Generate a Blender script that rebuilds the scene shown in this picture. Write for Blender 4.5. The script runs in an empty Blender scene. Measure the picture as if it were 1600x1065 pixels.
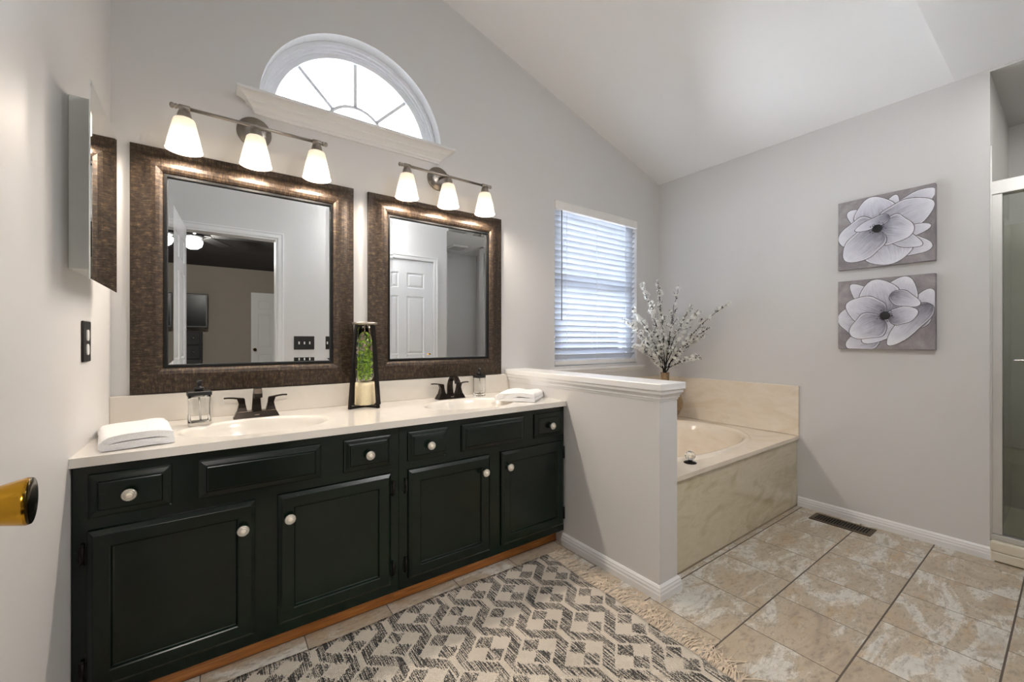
import bpy, bmesh, math, random
from mathutils import Vector, Matrix, noise
R = math.radians
PI = math.pi
col = bpy.context.scene.collection
sc = bpy.context.scene
random.seed(7)

# ---------------------------------------------------------------- camera, sky, exposure
cam_d = bpy.data.cameras.new('camera'); cam = bpy.data.objects.new('camera', cam_d); col.objects.link(cam)
cam.location = (0, 0, 1.08); cam.rotation_euler = (R(90), 0, R(-35.842))
cam_d.sensor_width = 36; cam_d.lens = 641.61/1600*36; cam_d.clip_start = .01
cam_d.shift_y = -.0004
sc.camera = cam
world = bpy.data.worlds.new('sky'); sc.world = world; world.use_nodes = True
bgn = world.node_tree.nodes['Background']
bgn.inputs[0].default_value = (.92, .96, 1, 1); bgn.inputs[1].default_value = 18
sc.view_settings.view_transform = 'Standard'; sc.view_settings.look = 'None'
sc.view_settings.exposure = 0.97; sc.view_settings.gamma = 1
sc.view_settings.use_curve_mapping = False
sc.cycles.max_bounces = 14; sc.cycles.diffuse_bounces = 8; sc.cycles.glossy_bounces = 6
sc.cycles.transmission_bounces = 8; sc.cycles.transparent_max_bounces = 16
sc.cycles.sample_clamp_indirect = 6
sc.cycles.use_denoising = True
BULB = 4.6            # watts of each vanity bulb

# ---------------------------------------------------------------- materials
def srgb(h):
    h = h.lstrip('#'); v = [int(h[i:i+2], 16)/255 for i in (0, 2, 4)]
    return tuple((c/12.92 if c <= .04045 else ((c+.055)/1.055)**2.4) for c in v)+(1,)
MATS = {}
class NT:
    def __init__(s, name):
        s.m = bpy.data.materials.new(name); s.m.use_nodes = True; s.t = s.m.node_tree; s.n = s.t.nodes
        s.b = s.n['Principled BSDF']; s.out = s.n['Material Output']
    def new(s, typ, **kw):
        n = s.n.new(typ)
        for k, v in kw.items(): setattr(n, k, v)
        return n
    def lk(s, a, b): s.t.links.new(a, b)
    def math(s, op, a, b=None, c=None, clamp=False):
        n = s.new('ShaderNodeMath', operation=op); n.use_clamp = clamp
        for i, x in enumerate((a, b, c)):
            if x is None: continue
            if isinstance(x, (int, float)): n.inputs[i].default_value = x
            else: s.lk(x, n.inputs[i])
        return n.outputs[0]
    def coord(s, kind='Object', scale=None, loc=None, rot=None):
        tc = s.new('ShaderNodeTexCoord'); mp = s.new('ShaderNodeMapping'); s.lk(tc.outputs[kind], mp.inputs[0])
        if scale: mp.inputs['Scale'].default_value = scale
        if loc: mp.inputs['Location'].default_value = loc
        if rot: mp.inputs['Rotation'].default_value = rot
        return mp.outputs[0]
    def noise(s, vec, scale=5, detail=4, rough=.5, dist=0):
        n = s.new('ShaderNodeTexNoise'); s.lk(vec, n.inputs['Vector'])
        n.inputs['Scale'].default_value = scale; n.inputs['Detail'].default_value = detail
        n.inputs['Roughness'].default_value = rough; n.inputs['Distortion'].default_value = dist
        return n.outputs[0]
    def ramp(s, fac, stops, interp='LINEAR'):
        n = s.new('ShaderNodeValToRGB'); n.color_ramp.interpolation = interp
        e = n.color_ramp.elements
        while len(e) < len(stops): e.new(.5)
        for k, (p, c) in enumerate(stops):
            e[k].position = p; e[k].color = srgb(c) if isinstance(c, str) else (c if len(c) == 4 else (*c, 1))
        s.lk(fac, n.inputs[0]); return n.outputs[0]
    def mix(s, fac, a, b, blend='MIX'):
        n = s.new('ShaderNodeMix', data_type='RGBA', blend_type=blend)
        for i, x in ((0, fac), (6, a), (7, b)):
            if isinstance(x, (int, float)): n.inputs[i].default_value = x
            elif isinstance(x, str): n.inputs[i].default_value = srgb(x)
            elif isinstance(x, tuple): n.inputs[i].default_value = x
            else: s.lk(x, n.inputs[i])
        return n.outputs[2]
    def bump(s, h, strength=.2, dist=.01):
        n = s.new('ShaderNodeBump'); n.inputs['Strength'].default_value = strength; n.inputs['Distance'].default_value = dist
        s.lk(h, n.inputs['Height']); s.lk(n.outputs[0], s.b.inputs['Normal']); return n
    def set(s, **kw):
        al = dict(color='Base Color', rough='Roughness', metal='Metallic', spec='Specular IOR Level', trans='Transmission Weight', ior='IOR', coat='Coat Weight', alpha='Alpha', emis='Emission Color', es='Emission Strength', sheen='Sheen Weight')
        for k, v in kw.items():
            i = s.b.inputs[al[k]]
            if isinstance(v, str): i.default_value = srgb(v)
            elif isinstance(v, (int, float)): i.default_value = v
            elif isinstance(v, tuple): i.default_value = v
            else: s.lk(v, i)
        return s
def plain(name, color, rough=.5, metal=0, var=.04, nscale=6, bump=0, **kw):
    t = NT(name); v = t.coord()
    n = t.noise(v, nscale, 3)
    c = srgb(color)
    d = tuple(max(0, x*(1-var)) for x in c[:3])+(1,); l = tuple(min(1, x*(1+var)) for x in c[:3])+(1,)
    t.set(color=t.ramp(n, [(.3, d), (.7, l)]), rough=rough, metal=metal, **kw)
    if bump: t.bump(t.noise(v, nscale*20, 2), bump, .002)
    MATS[name] = t.m; return t.m

M_wall = plain('wall paint', '#d5d4d3', .52, var=.012, nscale=1.2, bump=.03)
M_left = M_wall
M_ceil = plain('ceiling paint', '#f0f0f0', .9, var=.01, nscale=2)
M_trim = plain('white trim enamel', '#e6e6e6', .3, var=.01)
M_pane = plain('window vinyl', '#eceef2', .4, var=.01)
M_green = None
def cab():
    t = NT('dark green cabinet enamel'); v = t.coord(scale=(1, 1, 1))
    n = t.noise(v, 2.2, 4); w = t.noise(t.coord(scale=(30, 30, 3)), 3, 4)
    c = t.ramp(n, [(.3, '#030c08'), (.58, '#05160e'), (.8, '#052010')])
    sp = t.noise(t.coord(), 42, 2, .4)
    chip = t.math('GREATER_THAN', sp, .815)
    c = t.mix(chip, c, '#5d6a6c')
    t.set(color=c, rough=.23, spec=.40)
    t.bump(w, .035, .0004); return t.m
M_green = cab()
def marble(name, a, b, c, rough, scale):
    t = NT(name); v = t.coord(scale=scale)
    n = t.noise(v, 2.0, 6, .55, 2.2); m = t.noise(v, 5.5, 5, .6, 1.4)
    k = t.mix(.35, t.ramp(n, [(.33, a), (.5, b), (.68, c)]), t.ramp(m, [(.35, b), (.6, a), (.75, c)]))
    t.set(color=k, rough=rough, coat=.3); return t.m
M_tub = marble('cream cultured marble', '#e3d6c2', '#ebe0d0', '#dccbb1', .16, (1, 1, 2.6))
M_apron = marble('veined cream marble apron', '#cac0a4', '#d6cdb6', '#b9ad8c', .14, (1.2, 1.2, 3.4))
M_counter = marble('ivory cultured marble counter', '#d9d4cc', '#dcd8d1', '#d5cfc6', .14, (1, 1, 1))
M_splash = marble('ivory cultured marble splash', '#d6d0c6', '#dad4cb', '#d1cabf', .2, (1, 1, 1))
def oak():
    t = NT('oak toe kick'); v = t.coord(scale=(1.2, 8, 22))
    n = t.noise(v, 5, 6, .6, .6)
    t.set(color=t.ramp(n, [(.3, '#7c481c'), (.5, '#a0642c'), (.7, '#b57a3c')]), rough=.35); return t.m
M_oak = oak()
def tilefloor():
    t = NT('stone look floor tile'); tc = t.new('ShaderNodeTexCoord'); sx = t.new('ShaderNodeSeparateXYZ'); t.lk(tc.outputs['Object'], sx.inputs[0])
    P = .3035
    ry = t.math('DIVIDE', t.math('SUBTRACT', sx.outputs[1], .756), P)
    row = t.math('FLOOR', ry); fy = t.math('SUBTRACT', ry, row)
    par = t.math('FLOORED_MODULO', row, 2.0)
    ux = t.math('ADD', t.math('DIVIDE', t.math('SUBTRACT', sx.outputs[0], .264), P), t.math('MULTIPLY', par, .49))
    cx = t.math('FLOOR', ux); fx = t.math('SUBTRACT', ux, cx)
    ey = t.math('MULTIPLY', t.math('MINIMUM', fy, t.math('SUBTRACT', 1.0, fy)), P)
    ex = t.math('MULTIPLY', t.math('MINIMUM', fx, t.math('SUBTRACT', 1.0, fx)), P)
    gy = t.math('LESS_THAN', ey, .0028); gx = t.math('LESS_THAN', ex, .0016)
    g = t.math('MAXIMUM', gx, gy)
    cb = t.new('ShaderNodeCombineXYZ'); t.lk(cx, cb.inputs[0]); t.lk(row, cb.inputs[1])
    wn = t.new('ShaderNodeTexWhiteNoise', noise_dimensions='3D'); t.lk(cb.outputs[0], wn.inputs['Vector'])
    off = t.new('ShaderNodeVectorMath', operation='MULTIPLY_ADD'); t.lk(wn.outputs['Color'], off.inputs[0]); off.inputs[1].default_value = (9, 9, 9)
    mp = t.new('ShaderNodeMapping'); mp.inputs['Rotation'].default_value = (0, 0, R(12)); mp.inputs['Scale'].default_value = (1.0, 2.3, 1)
    t.lk(tc.outputs['Object'], mp.inputs[0]); t.lk(mp.outputs[0], off.inputs[2])
    v = off.outputs[0]
    a = t.noise(v, 2.6, 7, .6, 1.3); b = t.noise(v, 6, 8, .62, .8); c = t.noise(v, 26, 6, .7, .3); d = t.noise(v, 11, 9, .75, 2.5)
    base = t.ramp(a, [(.28, '#a39482'), (.40, '#b5a691'), (.49, '#bfb39f'), (.55, '#dad6cc'), (.62, '#d0cec6'), (.70, '#ada18d')])
    tan = t.ramp(b, [(.36, (1, 1, 1)), (.45, (0, 0, 0))])
    base = t.mix(t.math('MULTIPLY', tan, .40), base, '#b99566')
    speck = t.ramp(c, [(.36, (1, 1, 1)), (.49, (0, 0, 0))])
    base = t.mix(t.math('MULTIPLY', speck, .55), base, '#7d7163')
    vein = t.ramp(d, [(.47, (0, 0, 0)), (.5, (1, 1, 1)), (.53, (0, 0, 0))])
    vm = t.ramp(a, [(.44, (0, 0, 0)), (.52, (1, 1, 1)), (.62, (0, 0, 0))])
    base = t.mix(t.math('MULTIPLY', t.math('MULTIPLY', vein, vm), .75), base, '#66584c')
    br = t.math('ADD', .93, t.math('MULTIPLY', wn.outputs['Value'], .12))
    hs = t.new('ShaderNodeHueSaturation'); t.lk(base, hs.inputs['Color']); t.lk(br, hs.inputs['Value'])
    t.set(color=t.mix(g, hs.outputs[0], '#5d544c'), rough=t.mix(g, (.33, .33, .33, 1), (.8, .8, .8, 1)))
    hgt = t.math('ADD', t.math('MULTIPLY', c, .15), t.math('SUBTRACT', 1.0, g))
    t.bump(hgt, .3, .002); return t.m
M_floor = tilefloor()
def frame_mat():
    t = NT('bronze textured frame'); v = t.coord('UV', (1, 1, 1))
    fine = t.noise(t.coord('UV', (260, 28, 1)), 1, 4, .7); mott = t.noise(t.coord('UV', (60, 60, 1)), 1, 5, .65)
    bars = t.noise(t.coord('UV', (105, 7, 1)), 1, 2, .5, .3)
    grit = t.noise(t.coord('UV', (420, 420, 1)), 1, 3, .6)
    k = t.math('ADD', t.math('MULTIPLY', fine, .42), t.math('ADD', t.math('MULTIPLY', mott, .38), t.math('MULTIPLY', grit, .25)))
    c = t.ramp(k, [(.40, '#0f0c0a'), (.49, '#2b221b'), (.57, '#453729'), (.68, '#7d6852')])
    crack = t.ramp(bars, [(.33, (1, 1, 1)), (.37, (0, 0, 0))])
    c = t.mix(t.math('MULTIPLY', crack, .6), c, '#160f0a')
    t.set(color=c, rough=.44, metal=.4); t.bump(k, .4, .003); return t.m
M_frame = frame_mat()
M_lip = plain('black lacquer', '#050608', .5, spec=.25)
def mirror():
    t = NT('silvered mirror'); n = t.noise(t.coord(), 2, 1)
    t.set(color=t.ramp(n, [(0, (.90, .925, .93)), (1, (.91, .93, .935))]), metal=1, rough=0.0); return t.m
M_mirror = mirror()
M_nickel = plain('brushed nickel', '#a39c94', .32, 1, var=.06, nscale=40)
M_nickel_d = plain('nickel backplate', '#8d867f', .28, 1, var=.08, nscale=20)
M_bronze = plain('oil rubbed bronze', '#2a241f', .24, .85, var=.15, nscale=30)
M_blackp = plain('black plastic', '#121315', .4)
M_blackm = plain('blackened steel', '#1d1a17', .45, .6, var=.15, nscale=25)
M_brass = plain('polished brass', '#b98a2a', .16, 1, var=.04)
M_brassd = plain('dark brass face', '#3a3018', .2, 1, var=.1)  # darker brass tone for the end face of the knob
M_chrome = plain('chrome', '#c8cacc', .1, 1)
M_alum = plain('satin aluminium', '#cdcdca', .35, .55)
M_plate = plain('dark bronze switch plate', '#2b2a29', .35, .5, var=.1, nscale=30)
M_white = plain('white plastic', '#ecebe8', .35)
M_knob = plain('pewter knob', '#cfcac0', .33, .7, var=.1, nscale=200)
M_porc = plain('cream knob inlay', '#e8dfcf', .25)
M_slat = None
def slat():
    t = NT('white blind slat'); n = t.noise(t.coord(), 8, 2)
    t.set(color=t.ramp(n, [(.3, '#d6dae0'), (.7, '#dfe3e8')]), rough=.4)
    tr = t.new('ShaderNodeBsdfTranslucent'); tr.inputs[0].default_value = (.5, .54, .62, 1)
    mx = t.new('ShaderNodeMixShader'); mx.inputs[0].default_value = .25
    t.lk(t.b.outputs[0], mx.inputs[1]); t.lk(tr.outputs[0], mx.inputs[2]); t.lk(mx.outputs[0], t.out.inputs[0]); return t.m
M_slat = slat()
def shade():
    t = NT('frosted lamp glass'); n = t.noise(t.coord(), 30, 2)
    t.set(color=t.ramp(n, [(.3, '#d2c8b6'), (.7, '#d8cebd')]), rough=.25, emis=(1, .88, .72, 1), es=.30)
    tr = t.new('ShaderNodeBsdfTranslucent'); tr.inputs[0].default_value = (.085, .078, .066, 1)
    mx = t.new('ShaderNodeMixShader'); mx.inputs[0].default_value = .33
    t.lk(t.b.outputs[0], mx.inputs[1]); t.lk(tr.outputs[0], mx.inputs[2]); t.lk(mx.outputs[0], t.out.inputs[0]); return t.m
M_shade = shade()
def emit(name, c, s):
    t = NT(name); n = t.noise(t.coord(), 3, 1); t.set(color='#ffffff', emis=t.ramp(n, [(0, c), (1, c)]), es=s); return t.m
M_bulb = emit('glowing bulb', (1, .88, .72), 9)
M_fanlight = emit('glowing fan bowl', (1, .94, .86), 260)
def thin_glass(name, tint, gl=.08, rough=0.0):
    t = NT(name); n = t.noise(t.coord(), 2, 1)
    tr = t.new('ShaderNodeBsdfTransparent'); t.lk(t.ramp(n, [(0, tint), (1, tint)]), tr.inputs[0])
    g = t.new('ShaderNodeBsdfGlossy'); g.inputs['Roughness'].default_value = rough
    fr = t.new('ShaderNodeFresnel'); fr.inputs[0].default_value = 1.5
    mx = t.new('ShaderNodeMixShader'); t.lk(t.math('MULTIPLY', fr.outputs[0], 1.0+gl), mx.inputs[0])
    t.lk(tr.outputs[0], mx.inputs[1]); t.lk(g.outputs[0], mx.inputs[2]); t.lk(mx.outputs[0], t.out.inputs[0]); return t.m
M_winglass = thin_glass('window glass', (.97, .98, 1))
M_showerglass = thin_glass('shower glass', (.90, .92, .90), .2)
def clear():
    t = NT('clear glass'); n = t.noise(t.coord(), 2, 1)
    t.set(color=t.ramp(n, [(0, (.97, .98, .98)), (1, (.98, .99, .99))]), rough=.0, trans=1, ior=1.45); return t.m
M_clear = clear()
def towel():
    t = NT('white terry cloth'); n = t.noise(t.coord(), 260, 3, .7); t.set(color=t.ramp(n, [(.3, '#e4e4e6'), (.7, '#f4f4f4')]), rough=.95, sheen=.3)
    t.bump(n, .5, .003); return t.m
M_towel = towel()
def rug():
    t = NT('woven diamond rug'); tc = t.new('ShaderNodeTexCoord'); sx = t.new('ShaderNodeSeparateXYZ'); t.lk(tc.outputs['Object'], sx.inputs[0])
    X, Y = sx.outputs[0], sx.outputs[1]
    # weave cells
    wy = t.noise(t.coord(scale=(1, 1, 1)), 18, 2)
    px = t.math('DIVIDE', t.math('SUBTRACT', X, .775), .252)
    py = t.math('DIVIDE', t.math('SUBTRACT', Y, 1.416), .210)
    jit = t.math('MULTIPLY', t.math('SUBTRACT', t.noise(t.coord(scale=(170, 6, 1)), 1, 2), .5), .16)
    px = t.math('ADD', px, t.math('MULTIPLY', jit, .35)); py = t.math('ADD', py, jit)
    a = t.math('ADD', px, py); b = t.math('SUBTRACT', px, py)
    da = t.math('SUBTRACT', a, t.math('ROUND', a)); db = t.math('SUBTRACT', b, t.math('ROUND', b))
    aa = t.math('ABSOLUTE', da); ab = t.math('ABSOLUTE', db)
    inb = t.math('LESS_THAN', t.math('MAXIMUM', aa, ab), .315)
    sq = t.math('LESS_THAN', t.math('MULTIPLY', da, db), 0.0)       # the 2x2 checker inside a block
    dark_in = t.math('MULTIPLY', inb, sq)
    mx = t.math('MAXIMUM', aa, ab)
    band = t.math('GREATER_THAN', mx, .375)
    p2 = t.math('MULTIPLY', px, 2.0); gap = t.math('LESS_THAN', t.math('ABSOLUTE', t.math('SUBTRACT', p2, t.math('ROUND', p2))), .085)
    band = t.math('MULTIPLY', band, t.math('SUBTRACT', 1.0, gap))
    dark = t.math('MAXIMUM', dark_in, band)
    streak = t.noise(t.coord(scale=(300, 8, 1)), 1, 3, .6); fine = t.noise(t.coord(scale=(330, 150, 1)), 1, 2, .6)
    s1 = t.math('GREATER_THAN', t.math('ADD', t.math('MULTIPLY', streak, .7), t.math('MULTIPLY', fine, .45)), .555)
    ink = t.math('MULTIPLY', dark, s1)
    creamc = t.ramp(t.noise(t.coord(), 3, 3), [(.3, '#d2c7b8'), (.7, '#dfd5c6')])
    inkc = t.ramp(streak, [(.4, '#080c10'), (.7, '#1e262e')])
    wv = t.math('MULTIPLY', t.math('SINE', t.math('MULTIPLY', X, 2*PI/.0062)), t.math('SINE', t.math('MULTIPLY', Y, 2*PI/.0085)))
    c = t.mix(t.math('MULTIPLY', ink, .93), creamc, inkc)
    c = t.mix(t.math('MULTIPLY', t.math('MAXIMUM', wv, 0.0), .22), c, '#6d6358')
    t.set(color=c, rough=.95); t.bump(t.math('ADD', wv, t.math('MULTIPLY', fine, 2.0)), .5, .003); return t.m
M_rug = rug()
M_fringe = plain('cream cotton fringe', '#d9c9b4', .95, var=.2, nscale=60)
M_bark = plain('dark twig bark', '#171210', .8, var=.3, nscale=80)
def petal():
    t = NT('white blossom petal'); n = t.noise(t.coord(), 40, 2); t.set(color=t.ramp(n, [(.3, '#e6e6e2'), (.7, '#f7f7f4')]), rough=.6)
    tr = t.new('ShaderNodeBsdfTranslucent'); tr.inputs[0].default_value = (.9, .9, .86, 1)
    mx = t.new('ShaderNodeMixShader'); mx.inputs[0].default_value = .3
    t.lk(t.b.outputs[0], mx.inputs[1]); t.lk(tr.outputs[0], mx.inputs[2]); t.lk(mx.outputs[0], t.out.inputs[0]); return t.m
M_petal = petal()
M_vase = plain('woven tan vase', '#8b7355', .55, var=.35, nscale=35)
M_ventm = plain('antique bronze register', '#5a4c3a', .4, .7, var=.1, nscale=30)
M_dark = plain('dark duct', '#0c0b0a', .9)
M_showertile = marble('grey green shower panel', '#b9b9ac', '#bebeb2', '#b3b3a6', .2, (1, 1, 1))
M_pan = plain('cream shower base', '#ddd6c4', .3, var=.02)
M_carpet = plain('beige bedroom carpet', '#a89e92', .95, nscale=90, bump=.3)
M_bedwall = plain('taupe bedroom wall', '#a19a91', .8, var=.02)
M_bedceil = plain('charcoal bedroom ceiling', '#3b3a3c', .85, var=.12, nscale=2)
M_doorp = plain('white door enamel', '#e6e7e9', .32, var=.01)
M_screen = plain('television screen', '#050608', .25, spec=.15)
M_dresser = plain('black dresser', '#0d0c0c', .6)
M_sand = plain('cream wax sand', '#e0d2b0', .7, var=.05, nscale=120)
M_moss = plain('green moss', '#9cc22a', .8, var=.4, nscale=70)
M_leaf = plain('deep green leaf', '#4f8f2a', .6, var=.3, nscale=60)
M_pebble = plain('pink brown pebble', '#b49a84', .5, var=.2, nscale=60)
M_vanmirror_side = plain('grey enamel cabinet body', '#dfe1de', .25, 0)

# ---------------------------------------------------------------- mesh builder
class MB:
    def __init__(s): s.v = []; s.f = []; s.uv = []; s.sm = []; s.mi = []; s.cm = 0
    def _f(s, idx, uv=None, smooth=False):
        s.f.append(tuple(idx)); s.uv.append(uv); s.sm.append(smooth); s.mi.append(s.cm)
    def box(s, x0, x1, y0, y1, z0, z1, M=None):
        b = len(s.v); P = [(x, y, z) for x in (x0, x1) for y in (y0, y1) for z in (z0, z1)]
        s.v += [tuple(M @ Vector(p)) if M else p for p in P]
        for q in ((0,1,3,2),(4,6,7,5),(0,4,5,1),(2,3,7,6),(0,2,6,4),(1,5,7,3)): s._f([b+i for i in q])
        return s
    def rings(s, rs, closed=True, cap0=True, cap1=True, smooth=True, M=None):
        b = len(s.v); n = len(rs[0])
        for r in rs: s.v += [tuple(M @ Vector(p)) if M else tuple(p) for p in r]
        for k in range(len(rs)-1):
            for i in range(n if closed else n-1):
                j = (i+1) % n
                s._f((b+k*n+i, b+k*n+j, b+(k+1)*n+j, b+(k+1)*n+i), smooth=smooth)
        if cap0: s._f([b+i for i in range(n)][::-1])
        if cap1: s._f([b+(len(rs)-1)*n+i for i in range(n)])
        return s
    def lathe(s, prof, n=24, M=None, cap0=False, cap1=False, smooth=True):
        rs = [[(r*math.cos(2*PI*i/n), r*math.sin(2*PI*i/n), z) for i in range(n)] for r, z in prof]
        return s.rings(rs, True, cap0, cap1, smooth, M)
    def tube(s, pts, r, n=8, caps=True, M=None, flat=1.0):
        pts = [Vector(p) for p in pts]; rs = []; up = None
        for k, p in enumerate(pts):
            d = (pts[min(k+1, len(pts)-1)]-pts[max(k-1, 0)]).normalized()
            if up is None: up = Vector((0, 0, 1)) if abs(d.z) < .9 else Vector((1, 0, 0))
            a = d.cross(up).normalized(); c = a.cross(d).normalized(); up = c
            rr = r[k] if isinstance(r, (list, tuple)) else r
            rs.append([p+a*rr*math.cos(2*PI*i/n)+c*rr*flat*math.sin(2*PI*i/n) for i in range(n)])
        return s.rings(rs, True, caps, caps, n > 4, M)
    def sphere(s, c, r, n=12, m=8, sq=(1, 1, 1), M=None):
        rs = []
        for k in range(m+1):
            a = PI*k/m; rr = max(1e-5, math.sin(a))
            rs.append([(c[0]+r*sq[0]*rr*math.cos(2*PI*i/n), c[1]+r*sq[1]*rr*math.sin(2*PI*i/n), c[2]-r*sq[2]*math.cos(a)) for i in range(n)])
        return s.rings(rs, True, False, False, True, M)
    def quad(s, a, b, c, d, uv=None, smooth=False):
        k = len(s.v); s.v += [tuple(a), tuple(b), tuple(c), tuple(d)]; s._f((k, k+1, k+2, k+3), uv, smooth)
    def build(s, name, mat, parent=None, bevel=0, seg=2, subd=0, recalc=True):
        me = bpy.data.meshes.new(name); me.from_pydata(s.v, [], s.f)
        for p, q, mi in zip(me.polygons, s.sm, s.mi): p.use_smooth = q; p.material_index = mi
        if any(s.uv):
            u = me.uv_layers.new(name='UVMap')
            for p, q in zip(me.polygons, s.uv):
                if q:
                    for li, t in zip(p.loop_indices, q): u.data[li].uv = t
        if recalc:
            bm = bmesh.new(); bm.from_mesh(me); bmesh.ops.remove_doubles(bm, verts=bm.verts, dist=1e-6)
            bmesh.ops.recalc_face_normals(bm, faces=bm.faces); bm.to_mesh(me); bm.free()
        for m in (mat if isinstance(mat, (list, tuple)) else [mat]): me.materials.append(m)
        o = bpy.data.objects.new(name, me); col.objects.link(o)
        if parent: o.parent = parent
        if bevel:
            md = o.modifiers.new('bevel', 'BEVEL'); md.width = bevel; md.segments = seg; md.limit_method = 'ANGLE'; md.angle_limit = R(35)
        if subd: md = o.modifiers.new('subd', 'SUBSURF'); md.levels = subd; md.render_levels = subd
        return o
def tag(o, label=None, cat=None, group=None, kind=None):
    if label: o['label'] = label
    if cat: o['category'] = cat
    if group: o['group'] = group
    if kind: o['kind'] = kind
    return o
def empty(name, loc, label, cat, group=None, rz=0):
    o = bpy.data.objects.new(name, None); col.objects.link(o); o.location = loc; o.rotation_euler = (0, 0, rz); o.empty_display_size = .1
    return tag(o, label, cat, group)
def struct(name, mb, mat, parent=None, label=None, **kw):
    o = mb.build(name, mat, parent, **kw)
    if not parent: o['kind'] = 'structure'
    if label: o['label'] = label
    return o
def copy_tree(o, parent=None):
    c = o.copy(); col.objects.link(c)
    if parent: c.parent = parent
    for ch in list(o.children): copy_tree(ch, c)
    return c
def Mt(loc=(0, 0, 0), rot=(0, 0, 0), sc_=(1, 1, 1)):
    from mathutils import Euler
    return Matrix.Translation(loc) @ Euler(rot).to_matrix().to_4x4() @ Matrix.Diagonal((*sc_, 1))
def AX(loc, axis):      # lathe axis pointing along axis
    return Matrix.Translation(loc) @ Vector(axis).to_track_quat('Z', 'Y').to_matrix().to_4x4()
def sweep(profile, path, name, mat, parent=None, side=1, kind='structure', closed=False, uvs=False, label=None):
    """profile: (out, z) pts; path: XY pts; 'out' is to the left of travel when side=1. Mitred corners."""
    P = [Vector((x, y)) for x, y in path]; n = len(P); rs = []
    for k in range(n):
        if closed: d0 = (P[k]-P[k-1]).normalized(); d1 = (P[(k+1) % n]-P[k]).normalized()
        else:
            d0 = (P[k]-P[k-1]).normalized() if k else (P[1]-P[0]).normalized(); d1 = (P[k+1]-P[k]).normalized() if k < n-1 else d0
        n0 = Vector((-d0.y, d0.x))*side; n1 = Vector((-d1.y, d1.x))*side
        m = (n0+n1); m = m/m.length; m = m/max(.2, m.dot(n0))
        rs.append([(P[k].x+m.x*o, P[k].y+m.y*o, z) for o, z in profile])
    if closed: rs.append(rs[0])
    mb = MB(); mb.rings(rs, True, not closed, not closed, False)
    o = mb.build(name, mat, parent)
    if not parent and kind: o['kind'] = kind
    if label: o['label'] = label
    return o

# ---------------------------------------------------------------- the room shell
XL, XR, YW, ZF = -.319, 3.103, 2.13, 2.42
SL = .294
def vz(x): return ZF+SL*(XR-x)
def wall_poly(outer, holes, y0, y1, name, mat):
    bm = bmesh.new(); loops = []
    for lp in [outer]+holes:
        vs = [bm.verts.new((x, y0, z)) for x, z in lp]
        for i in range(len(vs)): bm.edges.new((vs[i], vs[(i+1) % len(vs)]))
        loops.append(lp)
    bmesh.ops.triangle_fill(bm, use_beauty=True, use_dissolve=False, edges=list(bm.edges))
    front = [( [tuple(v.co) for v in f.verts]) for f in bm.faces]
    bm.free()
    mb = MB()
    for f in front:
        k = len(mb.v); mb.v += f; mb._f(range(k, k+len(f)))
        k = len(mb.v); mb.v += [(x, y1, z) for x, _, z in f]; mb._f(list(range(k, k+len(f)))[::-1])
    for lp in loops:
        for i in range(len(lp)):
            (xa, za), (xb, zb) = lp[i], lp[(i+1) % len(lp)]
            mb.quad((xa, y0, za), (xb, y0, zb), (xb, y1, zb), (xa, y1, za))
    return struct(name, mb, mat)
AC = (.598, 2.15); AR = .443
arch = [(AC[0]+AR*math.cos(PI*i/40), AC[1]+AR*math.sin(PI*i/40)) for i in range(41)]
WX0, WX1, WZ0, WZ1 = 1.902, 2.800, .90, 2.055
wall_poly([(XL-.12, -.02), (XR+.12, -.02), (XR+.12, vz(XR)), (XL-.12, vz(XL)+.03)], [arch, [(WX0, WZ0), (WX1, WZ0), (WX1, WZ1), (WX0, WZ1)]], YW, YW+.16, 'wall_back', M_wall)
struct('wall_left', MB().box(XL-.12, XL, -.14, YW, -.02, 3.5), M_left)
struct('wall_right', MB().box(XR, XR+.12, .262, YW, -.02, ZF+.03), M_wall)
struct('wall_shower_side', MB().box(XR+.12, 4.13, .262, .382, -.02, ZF), M_wall)
struct('wall_shower_back', MB().box(4.01, 4.13, -.87, .262, -.02, ZF), M_wall)
struct('wall_shower_end', MB().box(XR, 4.01, -.87, -.75, -.02, ZF), M_wall)
struct('wall_nook_right', MB().box(3.35, 3.47, -1.49, -.87, -.02, ZF), M_wall)
struct('wall_nook_back', MB().box(2.03, 3.35, -1.49, -1.37, -.02, ZF), M_wall)
struct('wall_nook_left', MB().box(2.03, 2.153, -1.37, -.14, -.02, ZF), M_wall)
# the door wall, with the open doorway to the bedroom
DX0, DX1, DZ = -.25, .453, 2.0
CX0, CX1, CZ = 1.275, 1.983, 1.955
wall_poly([(XL-.12, -.02), (DX0, -.02), (DX0, DZ), (DX1, DZ), (DX1, -.02), (CX0, -.02), (CX0, CZ), (CX1, CZ), (CX1, -.02), (2.153, -.02), (2.153, ZF), (XL-.12, ZF)], [], -.02, -.14, 'wall_front', M_wall)
struct('floor', MB().box(XL-.12, 4.13, -1.49, YW, -.05, 0), M_floor)
mb = MB()   # vaulted slab
for (a, b) in (((XL-.12, vz(XL-.12)), (XR+.12, vz(XR+.12))),):
    mb.rings([[(a[0], .38, a[1]), (b[0], .38, b[1]), (b[0], .38, b[1]+.12), (a[0], .38, a[1]+.12)], [(a[0], YW+.16, a[1]), (b[0], YW+.16, b[1]), (b[0], YW+.16, b[1]+.12), (a[0], YW+.16, a[1]+.12)]], smooth=False)
struct('ceiling', mb, M_ceil)
struct('ceiling_flat', MB().box(XL-.12, XR, -1.49, .38, ZF, ZF+.1), M_ceil)
struct('ceiling_shower', MB().box(XR, 4.13, -1.49, .262, ZF-.012, ZF+.1), M_wall)
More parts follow.
